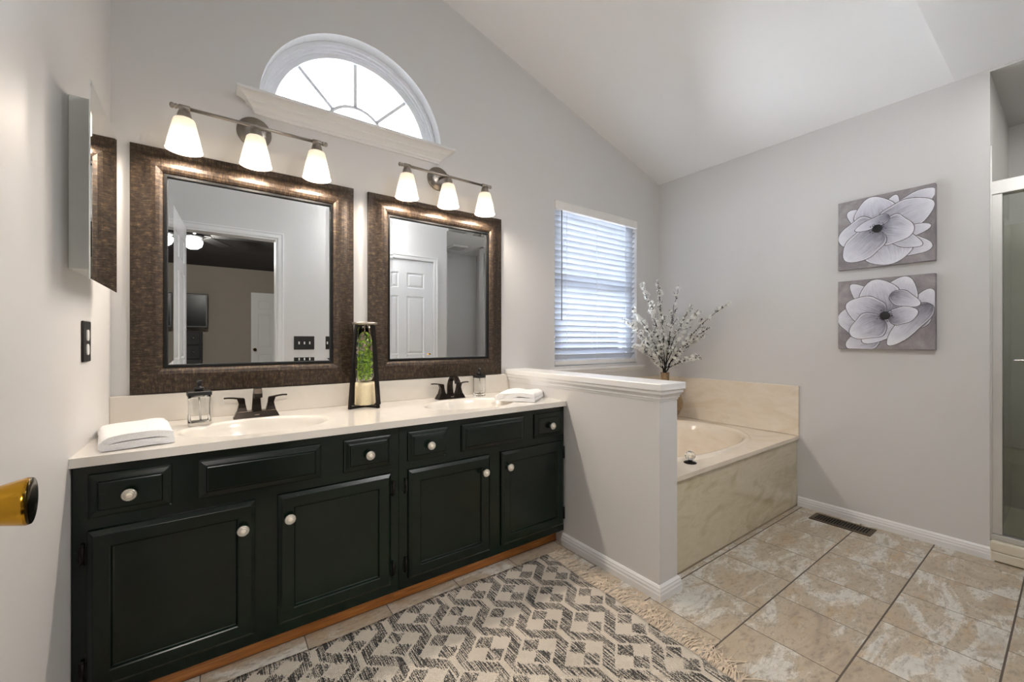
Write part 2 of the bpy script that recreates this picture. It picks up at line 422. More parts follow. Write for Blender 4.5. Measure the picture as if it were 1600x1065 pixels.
mb = MB(); mb.rings([[(XL-.12, .26, ZF+.1), (XR+.12, .26, ZF+.1), (XR+.12, .26, vz(XR)+.1), (XL-.12, .26, vz(XL)+.14)], [(XL-.12, .38, ZF+.1), (XR+.12, .38, ZF+.1), (XR+.12, .38, vz(XR)+.1), (XL-.12, .38, vz(XL)+.14)]], smooth=False)
struct('wall_upper', mb, M_wall)

# baseboards
BP = [(0, 0), (.016, 0), (.016, .026), (.0135, .032), (.0135, .040), (.010, .047), (.010, .052), (.004, .060), (0, .060)]
sweep(BP, [(XR, 1.085), (XR, .262), (XR+.05, .262)], 'baseboard_right', M_trim, side=-1)
sweep(BP, [(1.5007, 1.612), (1.5007, 1.028), (1.629, 1.028), (1.629, 1.088)], 'baseboard_half_wall', M_trim, side=-1)
sweep(BP, [(.51, -.02), (1.21, -.02)], 'baseboard_front', M_trim, side=1)
# half wall and its moulded cap
struct('wall_half', MB().box(1.5007, 1.629, 1.028, YW, 0, .885), M_wall)
mb = MB(); hx0, hx1, hy = 1.5007, 1.629, 1.028
cp = [(.003, .826), (.003, .833), (.008, .836), (.008, .843), (.013, .852), (.019, .858), (.019, .868), (.025, .874), (.025, .898), (.023, .901)]
mb.rings([[(hx0-o, hy-o, z), (hx1+o, hy-o, z), (hx1+o, YW, z), (hx0-o, YW, z)] for o, z in cp], smooth=False)
struct('trim_1', mb, M_trim)

# ---------------------------------------------------------------- arched window
def arc_ring(mb, cx, cz, r0, r1, y0, y1, a0=0, a1=PI, n=48):
    rs = []
    for i in range(n+1):
        a = a0+(a1-a0)*i/n; c, s_ = math.cos(a), math.sin(a)
        rs.append([(cx+r0*c, y0, cz+r0*s_), (cx+r1*c, y0, cz+r1*s_), (cx+r1*c, y1, cz+r1*s_), (cx+r0*c, y1, cz+r0*s_)])
    mb.rings(rs, True, True, True, False)
w1 = bpy.data.objects.new('window_1', None); col.objects.link(w1); w1.location = (AC[0], 2.2, AC[1]); w1['kind'] = 'structure'
w1['label'] = 'half round fanlight window above the vanity'
def child_mb(mb, par): 
    lx, ly, lz = par.location
    mb.v = [(x-lx, y-ly, z-lz) for x, y, z in mb.v]; return mb
mb = MB(); arc_ring(mb, *AC, .424, AR, 2.192, 2.29); arc_ring(mb, *AC, .412, .424, 2.203, 2.29); arc_ring(mb, *AC, .402, .412, 2.214, 2.29)
mb.box(AC[0]-AR, AC[0]+AR, 2.2, 2.29, 2.15, 2.172); child_mb(mb, w1).build('window_frame', M_pane, w1)
mb = MB(); arc_ring(mb, *AC, .379, .403, 2.222, 2.26); child_mb(mb, w1).build('sash', M_pane, w1)
mb = MB(); arc_ring(mb, *AC, .147, .163, 2.236, 2.25)
for a in (45, 90, 135):
    c, s_ = math.cos(R(a)), math.sin(R(a)); nx, nz = -s_*.0085, c*.0085
    mb.rings([[(AC[0]+r*c+nx, y, AC[1]+r*s_+nz) if q else (AC[0]+r*c-nx, y, AC[1]+r*s_-nz) for q, y in ((0, 2.236), (1, 2.236), (1, 2.25), (0, 2.25))] for r in (.158, .382)], smooth=False)
child_mb(mb, w1).build('muntins', M_pane, w1)
mb = MB(); rs = [[(AC[0]+.380*math.cos(PI*i/40), y, AC[1]+.380*math.sin(PI*i/40)) for i in range(41)] for y in (2.242, 2.245)]
mb.rings(rs, True, True, True, False); child_mb(mb, w1).build('pane', M_winglass, w1)
# crown ledge under it
mb = MB(); lp = [(.012, 2.075), (.012, 2.083), (.020, 2.088), (.020, 2.096), (.034, 2.106), (.047, 2.113), (.047, 2.120), (.060, 2.128), (.072, 2.134), (.085, 2.137), (.085, 2.148), (.082, 2.151)]
lx0, lx1 = .150, 1.012
mb.rings([[(lx0-o*.92, YW-o, z), (lx1+o*.92, YW-o, z), (lx1+o*.92, YW, z), (lx0-o*.92, YW, z)] for o, z in lp], smooth=False)
struct('trim_2', mb, M_trim)

# ---------------------------------------------------------------- the tub window with its blind
w2 = bpy.data.objects.new('window_2', None); col.objects.link(w2); w2.location = (2.35, 2.2, .9); w2['kind'] = 'structure'
w2['label'] = 'double hung window behind the blind'
mb = MB()
for a in ((WX0, WX0+.035, WZ0, WZ1), (WX1-.035, WX1, WZ0, WZ1), (WX0+.035, WX1-.035, WZ1-.035, WZ1), (WX0+.035, WX1-.035, WZ0, WZ0+.045)): mb.box(a[0], a[1], 2.2, 2.29, a[2], a[3])
child_mb(mb, w2).build('window_frame', M_pane, w2)
mb = MB()
for a in ((WX0+.036, WX0+.075, WZ0+.046, WZ1-.036), (WX1-.075, WX1-.036, WZ0+.046, WZ1-.036), (WX0+.076, WX1-.076, 1.455, 1.51), (WX0+.076, WX1-.076, WZ0+.046, WZ0+.09), (WX0+.076, WX1-.076, WZ1-.08, WZ1-.036)): mb.box(a[0], a[1], 2.225, 2.265, a[2], a[3])
child_mb(mb, w2).build('sash', M_pane, w2)
child_mb(MB().box(WX0+.07, WX1-.07, 2.242, 2.246, WZ0+.08, WZ1-.07), w2).build('pane', M_winglass, w2)
# sill ledge under it
mb = MB(); lp = [(.004, .838), (.006, .846), (.012, .852), (.012, .860), (.022, .866), (.022, .878), (.020, .880)]
mb.rings([[(1.84-o, YW-o, z), (2.865+o, YW-o, z), (2.865+o, YW, z), (1.84-o, YW, z)] for o, z in lp], smooth=False)
struct('trim_3', mb, M_trim)

bl = empty('window_blind', (2.351, 2.13, WZ1), 'white slatted horizontal blind hanging in the window beside the blossom branches', 'blind')
def bx(par, name, mat, *boxes, **kw):
    mb = MB()
    for b in boxes: mb.box(*b)
    return child_mb(mb, par).build(name, mat, par, **kw)
bx(bl, 'head_rail', M_white, (WX0+.004, WX1-.004, 2.120, 2.19, WZ1-.062, WZ1-.002), bevel=.004)
mb = MB(); ns = 26
for k in range(ns):
    z = 1.985-k*.0408
    if z < .955: break
    t = R(-44)+random.uniform(-.02, .02); rs = []
    for x in (WX0+.012, WX1-.012):
        pr = []
        for (w, h) in ((-.025, 0), (-.012, .0022), (0, .003), (.012, .0022), (.025, 0), (.025, -.0025), (.012, -.0003), (0, .0005), (-.012, -.0003), (-.025, -.0025)):
            pr.append((x, 2.158+w*math.cos(t)-h*math.sin(t), z+w*math.sin(t)+h*math.cos(t)))
        rs.append(pr)
    mb.rings(rs, smooth=False)
child_mb(mb, bl).build('slats', M_slat, bl)
bx(bl, 'bottom_rail', M_white, (WX0+.01, WX1-.01, 2.136, 2.182, .908, .935), bevel=.004)
for x in (2.02, 2.33, 2.66):
    mb = MB()
    for y in (2.132, 2.184): mb.tube([(x, y, 2.0), (x, y, .935)], .0011, 5)
    child_mb(mb, bl).build('ladder_cord', M_white, bl)
mb = MB(); mb.tube([(1.952, 2.112, 1.985), (1.952, 2.112, 1.22)], .0042, 6); child_mb(mb, bl).build('tilt_wand', plain('grey wand', '#8b8f94', .4), bl)

# ---------------------------------------------------------------- counter with two moulded basins
def basin_slab(mb, x0, x1, y0, y1, zt, cx, cy, a, b, prof, zb, N=96, p=2.0, sides='xyXY'):
    ang = sorted(set([2*PI*i/N for i in range(N)]+[math.atan2(y-cy, x-cx) % (2*PI) for x in (x0, x1) for y in (y0, y1)]))
    out = []
    for t in ang:
        c, s_ = math.cos(t), math.sin(t); k = min([(x1-cx)/c if c > 1e-9 else 9e9, (x0-cx)/c if c < -1e-9 else 9e9, (y1-cy)/s_ if s_ > 1e-9 else 9e9, (y0-cy)/s_ if s_ < -1e-9 else 9e9])
        out.append((cx+k*c, cy+k*s_))
    def sup(t, f):
        c, s_ = math.cos(t), math.sin(t); r = (abs(c/a)**p+abs(s_/b)**p)**(-1/p)*f
        return cx+r*c, cy+r*s_
    rs = [[(x, y, zb) for x, y in out], [(x, y, zt) for x, y in out]]
    n = len(ang); base = len(mb.v)
    for q in rs: mb.v += q
    for f, dz in prof:
        mb.v += [(*sup(t, f), zt+dz) for t in ang]
    mb.v.append((cx, cy, zt+prof[-1][1]-.004))
    R_ = len(prof)+2
    for k in range(R_-1):
        for i in range(n):
            j = (i+1) % n
            if k == 0:   # slab side only where asked
                pa, pb = out[i], out[j]
                if abs(pa[0]-x0) < 1e-6 and abs(pb[0]-x0) < 1e-6 and 'x' not in sides: continue
                if abs(pa[0]-x1) < 1e-6 and abs(pb[0]-x1) < 1e-6 and 'X' not in sides: continue
            mb._f((base+k*n+i, base+k*n+j, base+(k+1)*n+j, base+(k+1)*n+i), smooth=k > 1)
    for i in range(n): mb._f((base+(R_-1)*n+i, base+(R_-1)*n+(i+1) % n, base+R_*n), smooth=True)
ZC = .762; YC = 1.586
ct = tag(bpy.data.objects.new('countertop', None), 'long ivory double sink counter on top of the dark green cabinets', 'countertop'); col.objects.link(ct); ct.location = (.59, 1.86, ZC)
prof = [(1.10, 0), (1.05, .0008), (1.0, -.001), (.965, -.009), (.92, -.03), (.84, -.07), (.7, -.105), (.5, -.125), (.25, -.133), (.1, -.136)]
mb = MB()
basin_slab(mb, XL, .598, YC, YW, ZC, .135, 1.815, .235, .165, prof, ZC-.026, sides='xyY')
basin_slab(mb, .598, 1.5007, YC, YW, ZC, 1.05, 1.815, .235, .165, prof, ZC-.026, sides='XyY')
child_mb(mb, ct).build('counter_slab', M_counter, ct)
bx(ct, 'backsplash', M_splash, (XL, 1.5007, 2.108, YW, ZC, .871), bevel=.003)
for x in (.135, 1.05):
    mb = MB(); mb.lathe([(.0, .004), (.016, .004), (.021, .001), (.021, -.004)], 20, Mt((x, 1.815, ZC-.136))); child_mb(mb, ct).build('drain_ring', M_bronze, ct)

# ---------------------------------------------------------------- cabinets
YF = 1.606      # face frame
def rect_rings(mb, x0, x1, z0, z1, y, rings, fill=True):
    rs = []
    for ins, dep in rings:
        rs.append([(x0+ins, y-dep, z0+ins), (x1-ins, y-dep, z0+ins), (x1-ins, y-dep, z1-ins), (x0+ins, y-dep, z1-ins)])
    mb.rings(rs, True, True, fill, False)
DOOR = [(0, 0), (0, .008), (.004, .011), (.013, .018), (.046, .018), (.049, .016), (.053, .008), (.056, .0075)]
DRAW = [(0, 0), (0, .006), (.006, .009), (.017, .012), (.020, .0135), (.0225, .017), (.025, .018)]
def knob_mb(mb, x, y, z):
    n = 40; P = [(.0068, 0), (.0052, .006), (.006, .012), (.012, .015), (.0165, .018), (.0172, .0205), (.0158, .0235), (.0128, .0245), (.0118, .0232), (.0105, .0250), (.0082, .0262), (.0076, .0250)]
    M = AX((x, y, z), (0, -1, 0)); rs = []
    for r, h in P:
        rs.append([((r*(1+.035*math.cos(20*2*PI*i/n)) if r > .012 else r)*math.cos(2*PI*i/n), (r*(1+.035*math.cos(20*2*PI*i/n)) if r > .012 else r)*math.sin(2*PI*i/n), h) for i in range(n)])
    mb.rings(rs, True, True, True, True, M)
def knob(par, x, z, y):
    mb = MB(); knob_mb(mb, x, y, z)
    o = child_mb2(mb, par).build('knob', M_knob, par); o['label'] = 'round pewter knob with a beaded rim'
    mb = MB(); mb.lathe([(.0078, 0), (.0070, .0022), (.004, .0034), (.0001, .0038)], 20, AX((x, y-.0248, z), (0, -1, 0)))
    # folded into the knob's own child level
    child_mb2(mb, par).build('knob_inlay', M_porc, par)
    return o
def wloc(o):
    v = Vector(o.location)
    while o.parent: o = o.parent; v = v+Vector(o.location)
    return v
def child_mb2(mb, par):
    l = wloc(par); mb.v = [(x-l.x, y-l.y, z-l.z) for x, y, z in mb.v]; return mb
def cabinet(x0, x1, drawers, doors, label):
    c = empty('vanity_cabinet', ((x0+x1)/2, 1.87, 0), label, 'cabinet')
    mb = MB()
    mb.box(x0, x1, YF, YF+.018, .075, ZC-.026)      # face
    mb.box(x0, x0+.016, YF+.018, 2.12, .075, ZC-.026); mb.box(x1-.016, x1, YF+.018, 2.12, .075, ZC-.026); mb.box(x0+.016, x1-.016, YF+.018, 2.12, .075, .09)
    child_mb(mb, c).build('body', M_green, c, bevel=.0015)
    bx(c, 'toe_kick', M_oak, (x0, x1, 1.668, 1.684, 0, .075))
    for (a, b, z0, z1, kx) in drawers:
        mb = MB(); rect_rings(mb, a, b, z0, z1, YF, DRAW)
        d = child_mb(mb, c).build('drawer' if kx else 'false_drawer_front', M_green, c, bevel=.001, seg=1)
        if kx: knob(d, kx, .646, YF-.018)
    for (a, b, z0, z1, kx, kz, hx) in doors:
        mb = MB(); rect_rings(mb, a, b, z0, z1, YF, DOOR)
        d = child_mb(mb, c).build('door', M_green, c, bevel=.001, seg=1); knob(d, kx, kz, YF-.018)
        for hz in (.17, .49):
            mb = MB(); mb.tube([(hx, YF-.006, hz-.024), (hx, YF-.006, hz+.024)], .0042, 8); mb.box(hx-.009, hx+.009, YF-.003, YF, hz-.02, hz+.02)
            mb.sphere((hx, YF-.006, hz+.027), .005, 8, 6); mb.sphere((hx, YF-.006, hz-.027), .005, 8, 6)
            child_mb(mb, c).build('hinge', M_blackm, c)
    return c
cabinet(XL+.002, .5975, [(-.285, -.106, .588, .709, -.197), (-.043, .309, .588, .709, None), (.386, .564, .588, .709, .475)],
        [(-.287, .107, .112, .554, .072, .471, -.296), (.172, .564, .112, .554, .206, .474, .574)], 'dark green double door sink cabinet at the left, against the left wall')
cabinet(.5985, 1.4995, [(.634, .815, .588, .709, .724), (.88, 1.229, .588, .709, None), (1.294, 1.491, .588, .709, 1.391)],
        [(.636, 1.028, .112, .554, .991, .483, .626), (1.092, 1.489, .112, .554, 1.127, .483, 1.4955)], 'dark green double door sink cabinet at the right, against the half wall')

# ---------------------------------------------------------------- framed mirrors
def rect_sweep(mb, x0, x1, z0, z1, y, prof):
    """prof: (inset, height) from outer edge inward, swept round a rectangle in XZ; uv = (length, across)."""
    cs = [(x0, z0, 1, 1), (x1, z0, -1, 1), (x1, z1, -1, -1), (x0, z1, 1, -1)]
    for k in range(4):
        a, b = cs[k], cs[(k+1) % 4]
        L = math.hypot(b[0]-a[0], b[1]-a[1])
        for i in range(len(prof)-1):
            (i0, h0), (i1, h1) = prof[i], prof[i+1]
            p = lambda c, ins, h: (c[0]+c[2]*ins, y-h, c[1]+c[3]*ins)
            o = k*3.7
            mb.quad(p(a, i0, h0), p(b, i0, h0), p(b, i1, h1), p(a, i1, h1), [(o+i0, i0), (o+L-i0, i0), (o+L-i1, i1), (o+i1, i1)], smooth=True)
def framed_mirror(x0, x1, z0, z1, label):
    y = YW-.002
    o = empty('framed_mirror', ((x0+x1)/2, y, z0), label, 'mirror')
    P = [(0, 0), (0, .013), (.003, .016), (.014, .017), (.024, .018), (.034, .021), (.048, .028), (.062, .0335), (.076, .035), (.088, .032), (.096, .026), (.100, .019)]
    mb = MB(); rect_sweep(mb, x0, x1, z0, z1, y, P); child_mb(mb, o).build('frame', M_frame, o, recalc=False)
    mb = MB(); rect_sweep(mb, x0, x1, z0, z1, y, [(.0985, .018), (.100, .022), (.109, .022), (.1105, .019), (.1125, .008)]); child_mb(mb, o).build('inner_lip', M_lip, o, recalc=False)
    a, b, c, d = x0+.112, x1-.112, z0+.112, z1-.112; w = .017; yb = y-.009; yf = y-.0084
    mb = MB(); mb.quad((a+w, yf, c+w), (b-w, yf, c+w), (b-w, yf, d-w), (a+w, yf, d-w))
    O = [(a, yb, c), (b, yb, c), (b, yb, d), (a, yb, d)]; I = [(a+w, yf, c+w), (b-w, yf, c+w), (b-w, yf, d-w), (a+w, yf, d-w)]
    for k in range(4): mb.quad(O[k], O[(k+1) % 4], I[(k+1) % 4], I[k])
    B = [(p[0], y-.003, p[2]) for p in O]
    for k in range(4): mb.quad(B[k], B[(k+1) % 4], O[(k+1) % 4], O[k])
    mb.quad(*B)
    child_mb(mb, o).build('mirror_glass', M_mirror, o, recalc=True)
    return o
framed_mirror(-.264, .557, .873, 1.835, 'large bronze framed mirror over the left sink, reflecting the open doorway')
framed_mirror(.628, 1.446, .873, 1.835, 'large bronze framed mirror over the right sink, reflecting a closed door')

# ---------------------------------------------------------------- vanity light bars
def light_bar(cx, xs, label):
    o = empty('vanity_light', (cx, 2.12, 1.99), label, 'wall lamp')
    mb = MB(); M = AX((cx, YW, 1.993), (0, -1, 0)); mb.lathe([(.066, 0), (.066, .006), (.062, .010), (.055, .012), (.05, .018), (.03, .022), (.0001, .024)], 40, M)
    child_mb(mb, o).build('backplate', M_nickel_d, o)
    mb = MB(); mb.tube([(cx, 2.11, 1.99), (cx, 2.06, 1.985), (cx, 2.006, 1.972)], .007, 10); child_mb(mb, o).build('arm', M_nickel, o)
    mb = MB(); z = 1.966; y = 2.0
    mb.tube([(xs[0]-.02, y, z), (xs[2]+.02, y, z)], .0066, 12)
    for sgn, x in ((-1, xs[0]), (1, xs[2])):
        M = AX((x, y, z), (sgn, 0, 0))
        mb.lathe([(.006, -.018), (.0105, -.017), (.0105, .015), (.007, .017), (.007, .021), (.0095, .023), (.0095, .027), (.0065, .029), (.0095, .033), (.0105, .038), (.0075, .043), (.0001, .045)], 16, M)
    child_mb(mb, o).build('bar', M_nickel, o)
    for x in xs:
        mb = MB(); mb.lathe([(.0001, 1.962), (.007, 1.962), (.010, 1.957), (.018, 1.952), (.0205, 1.944), (.0245, 1.927), (.0275, 1.924), (.022, 1.918), (.0001, 1.918)], 24, Mt((x, y, 0)))
        child_mb(mb, o).build('socket_cup', M_nickel, o)
        mb = MB(); mb.lathe([(.022, 1.921), (.031, 1.922), (.034, 1.918), (.0365, 1.907), (.045, 1.868), (.0525, 1.832), (.0565, 1.811), (.058, 1.804)], 36, Mt((x, y, 0)))
        s_ = child_mb(mb, o).build('glass_shade', M_shade, o)
        mb = MB(); mb.sphere((x, y, 1.862), .019, 16, 10, (1, 1, 1.15)); mb.lathe([(.0125, 1.918), (.0135, 1.885), (.017, 1.872)], 14, Mt((x, y, 0)))
        b_ = child_mb2(mb, s_).build('bulb', M_bulb, s_)
        b_.visible_shadow = True
        ld = bpy.data.lights.new('vanity_bulb_light', 'POINT'); ld.energy = BULB; ld.color = (1, .88, .76); ld.shadow_soft_size = .022
        lo = bpy.data.objects.new('vanity_bulb_light', ld); col.objects.link(lo); lo.location = (x, y, 1.828)
light_bar(.139, (-.096, .136, .368), 'three shade brushed nickel light bar above the left mirror')
light_bar(1.022, (.788, 1.020, 1.252), 'three shade brushed nickel light bar above the right mirror')

# flush fill lamp on the flat ceiling, added out of view as fill light
o = empty('fill_lamp', (1.28, .16, ZF), 'added round flush glass fill lamp just inside the doorway', 'fill lamp')
mb = MB(); mb.lathe([(.0001, 0), (.155, 0), (.158, -.01), (.155, -.022), (.14, -.026)], 40); mb.build('rim', M_nickel, o)
mb = MB(); mb.lathe([(.14, -.026), (.135, -.045), (.10, -.066), (.05, -.077), (.0001, -.080)], 40); mb.build('diffuser', emit('fill light diffuser', (1, .98, .96), 30), o)

o = empty('fill_lamp', (3.62, -.25, ZF-.012), 'added small round recessed fill lamp in the shower ceiling', 'fill lamp')  # unseen lamp added to brighten the shower alcove
mb = MB(); mb.lathe([(.0001, 0), (.09, 0), (.092, -.006), (.07, -.010)], 32); mb.build('rim', M_white, o)
mb = MB(); mb.lathe([(.07, -.009), (.03, -.014), (.0001, -.015)], 32); mb.build('diffuser', emit('fill light shower lens', (1, .97, .92), 22), o)

o = empty('fill_lamp', (2.80, -.12, ZF), 'added small round recessed fill lamp in the flat ceiling before the shower', 'fill lamp')  # another added lamp out of view, lifts the dim nook
mb = MB(); mb.lathe([(.0001, 0), (.08, 0), (.082, -.006), (.06, -.010)], 32); mb.build('rim', M_white, o)
mb = MB(); mb.lathe([(.06, -.009), (.03, -.013), (.0001, -.014)], 32); mb.build('diffuser', emit('fill light small lens', (1, .98, .95), 60), o)

# ---------------------------------------------------------------- faucets
def faucet(cx, cy, label):
    o = empty('faucet', (cx, cy, ZC), label, 'faucet', None)
    mb = MB(); rr = lambda hx, hy, z: [(-hx, -hy, z), (hx, -hy, z), (hx, hy, z), (-hx, hy, z)]
    mb.rings([rr(.082, .028, 0), rr(.080, .027, .004), rr(.071, .021, .024), rr(.068, .019, .027)], smooth=False); mb.build('base_plate', M_bronze, o, bevel=.0015)
    mb = MB()
    for k, (w) in enumerate((.003, .003, .003, .003, .003)): mb.box(-.008+k*.0036, -.0056+k*.0036, -.0266, -.0250, .010, .0135)
    mb.build('maker_mark', M_nickel, o)
    for sgn in (-1, 1):
        mb = MB(); x = sgn*.051
        rr2 = lambda hx, hy, z, ox=0: [(x+ox-hx, -hy, z), (x+ox+hx, -hy, z), (x+ox+hx, hy, z), (x+ox-hx, hy, z)]
        mb.rings([rr2(.0185, .0175, .026), rr2(.0145, .014, .042), rr2(.0115, .0115, .058), rr2(.0125, .011, .068, sgn*.002), rr2(.0135, .0105, .077, sgn*.004), rr2(.011, .009, .081, sgn*.004)], smooth=False)
        mb.rings([[(x+sgn*a, -w, z-t), (x+sgn*a, w, z-t), (x+sgn*a, w, z+t), (x+sgn*a, -w, z+t)] for a, z, w, t in ((-.006, .077, .009, .004), (.012, .080, .009, .0035), (.030, .0835, .0085, .003), (.047, .0850, .008, .0028), (.062, .0845, .0075, .0028))], smooth=False)
        mb.build('handle', M_bronze, o, bevel=.0015)
    mb = MB(); pts = [(0, .024, .018, .0075), (.004, .050, .016, .0075), (.004, .075, .0145, .0075), (-.004, .098, .0135, .007), (-.020, .115, .013, .0065), (-.042, .122, .0135, .0065), (-.064, .116, .014, .007), (-.080, .100, .0145, .0075), (-.084, .088, .0145, .0075)]
    rs = []
    for k, (y, z, w, t) in enumerate(pts):
        y0, z0 = pts[max(k-1, 0)][:2]; y1, z1 = pts[min(k+1, len(pts)-1)][:2]; L = math.hypot(y1-y0, z1-z0); ny, nz = -(z1-z0)/L, (y1-y0)/L
        rs.append([(-w, y-ny*t, z-nz*t), (w, y-ny*t, z-nz*t), (w, y+ny*t, z+nz*t), (-w, y+ny*t, z+nz*t)])
    mb.rings(rs, smooth=False); mb.build('spout', M_bronze, o, bevel=.002, seg=3)
    mb = MB(); mb.tube([(0, .026, .026), (0, .026, .072)], .0022, 8); mb.sphere((0, .026, .076), .0045, 10, 8); mb.build('lift_rod', M_bronze, o)
    return o
faucet(.140, 2.022, 'bronze two handle faucet behind the left sink')
faucet(1.050, 2.035, 'bronze two handle faucet behind the right sink')

# ---------------------------------------------------------------- soap dispensers
def rrect(hx, hy, z, r, n=5):
    out = []
    for cx, cy, a0 in ((hx-r, hy-r, 0), (-hx+r, hy-r, 90), (-hx+r, -hy+r, 180), (hx-r, -hy+r, 270)):
        for i in range(n+1): a = R(a0+90*i/n); out.append((cx+r*math.cos(a), cy+r*math.sin(a), z))
    return out
def pump(o, z, hx, hy):
    mb = MB(); mb.rings([rrect(hx, hy, z, .004), rrect(hx, hy, z+.013, .004), rrect(hx-.002, hy-.002, z+.015, .003)], smooth=False); mb.build('lid', M_blackp, o)
    mb = MB(); mb.lathe([(.0001, z+.015), (.015, z+.015), (.015, z+.028), (.0135, z+.030), (.007, z+.030), (.007, z+.040), (.009, z+.041), (.009, z+.052), (.0075, z+.055), (.0001, z+.055)], 24)
    mb.rings([[(a, -w, q-.003), (a, w, q-.003), (a, w, q+.003), (a, -w, q+.003)] for a, w, q in ((0, .005, z+.050), (-.012, .0045, z+.050), (-.022, .004, z+.046))], smooth=False, M=Mt((0, 0, 0), (0, 0, R(70))))
    mb.build('pump', M_blackp, o)
    mb = MB(); mb.tube([(0, 0, z), (.002, .001, z*.5), (.005, .003, .014)], .0028, 8); mb.build('dip_tube', M_clear, o)
o = empty('soap_dispenser', (-.050, 1.955, ZC), 'clear waisted glass soap dispenser with black pump beside the left towel', 'soap dispenser', rz=R(6))
mb = MB()
ou = [(.030, .0), (.034, .003), (.035, .016), (.033, .045), (.0325, .075), (.034, .100), (.0345, .112)]
inn = [(.0315, .112), (.031, .098), (.0295, .075), (.030, .045), (.031, .020), (.028, .012)]
mb.rings([rrect(a, a*.92, z, .009) for a, z in ou+inn], True, True, True, True); mb.build('bottle', M_clear, o)
pump(o, .1125, .037, .034)
o = empty('soap_dispenser', (1.235, 2.032, ZC), 'slim square clear glass soap dispenser beside the right faucet', 'soap dispenser', rz=R(8))
mb = MB(); ou = [(.0245, 0), (.0255, .002), (.0255, .104)]; inn = [(.022, .104), (.022, .018), (.020, .014)]
mb.rings([rrect(a, a, z, .003, 2) for a, z in ou+inn], True, True, True, False); mb.build('bottle', M_clear, o)
mb = MB()   # small dark script on the glass
pts = [(-.012+i*.0013, -.0261, .030+.0028*math.sin(i*1.9)+.001*math.sin(i*.7)) for i in range(19)]; mb.tube(pts, .00055, 4)
pts = [(-.007+i*.0013, -.0261, .041+.0018*math.sin(i*2.3)) for i in range(11)]; mb.tube(pts, .00045, 4); mb.build('script_mark', M_blackp, o)
pump(o, .1045, .0275, .0275)

# ---------------------------------------------------------------- moss lantern between the sinks
o = empty('moss_lantern', (.584, 2.018, ZC), 'tall tapered black metal stand holding a glass tube of green moss and pebbles', 'vase', rz=R(-20))
H_ = .405; mb = MB()
rt, rb = .052, .088
legs = []
for k in range(4):
    a = R(45+90*k); c, s_ = math.cos(a), math.sin(a); tx, ty = -s_, c
    mb = MB(); rs = []
    for r, z in ((rb, 0), (rt, H_-.012)):
        rs.append([(c*(r+q*.0055)+tx*w, s_*(r+q*.0055)+ty*w, z) for q, w in ((-1, -.007), (1, -.007), (1, .007), (-1, .007))])
    mb.rings(rs, smooth=False); mb.build('leg', M_blackm, o, bevel=.001)
mb = MB()
for k in range(2): mb.box(-rb, rb, -.009, .009, 0, .010, Mt((0, 0, .001+.0005*k), (0, 0, R(45+90*k))))
mb.lathe([(.008, .011), (.008, .014), (.0001, .015)], 14)
mb.build('cross_base', M_blackm, o, bevel=.001)
mb = MB(); mb.lathe([(.045, H_-.010), (.058, H_-.010), (.059, H_-.005), (.058, H_), (.048, H_), (.045, H_-.010)], 40); mb.build('top_ring', M_nickel, o)
mb = MB(); mb.lathe([(.0445, .012), (.047, .014), (.0455, .10), (.044, .118), (.0001, .119)], 36, cap0=True); mb.build('wax_core', M_sand, o)
mb = MB(); mb.lathe([(.0001, .121), (.018, .122), (.034, .130), (.042, .146), (.0445, .17), (.043, .28), (.040, .392), (.0385, .392), (.0415, .28), (.043, .17), (.0405, .148), (.033, .133), (.017, .1245), (.0001, .1235)], 36); mb.build('glass_tube', M_clear, o)
rnd = random.Random(3); mbs = [MB(), MB(), MB()]
for i in range(620):
    z = .132+.250*rnd.random(); rad = .0345 if z > .16 else .028; a = rnd.random()*2*PI; r = rad*math.sqrt(rnd.uniform(.2, 1))
    p = (r*math.cos(a), r*math.sin(a), z)
    peb = .26 < z < .345 and rnd.random() < .34
    if peb: mbs[2].sphere(p, rnd.uniform(.006, .010), 7, 5, (1, rnd.uniform(.7, 1.2), rnd.uniform(.6, 1)))
    elif rnd.random() < .55: mbs[0].sphere(p, rnd.uniform(.005, .0095), 6, 4, (1, 1, rnd.uniform(.5, 1.2)))
    else:
        q = Vector(p); d = Vector((rnd.uniform(-1, 1), rnd.uniform(-1, 1), rnd.uniform(-.5, 1))).normalized()*.012; w = d.cross(Vector((0, 0, 1))).normalized()*.0045
        lim = lambda v: Vector((v.x*min(1, .0385/max(1e-6, math.hypot(v.x, v.y))), v.y*min(1, .0385/max(1e-6, math.hypot(v.x, v.y))), v.z))
        mbs[1].quad(lim(q-d), lim(q+w), lim(q+d), lim(q-w))
for b_, nm, m in ((mbs[0], 'moss', M_moss), (mbs[1], 'leaves', M_leaf), (mbs[2], 'pebbles', M_pebble)):
    q = b_.build(nm, m, o, recalc=(nm != 'leaves')); q['kind'] = 'stuff'

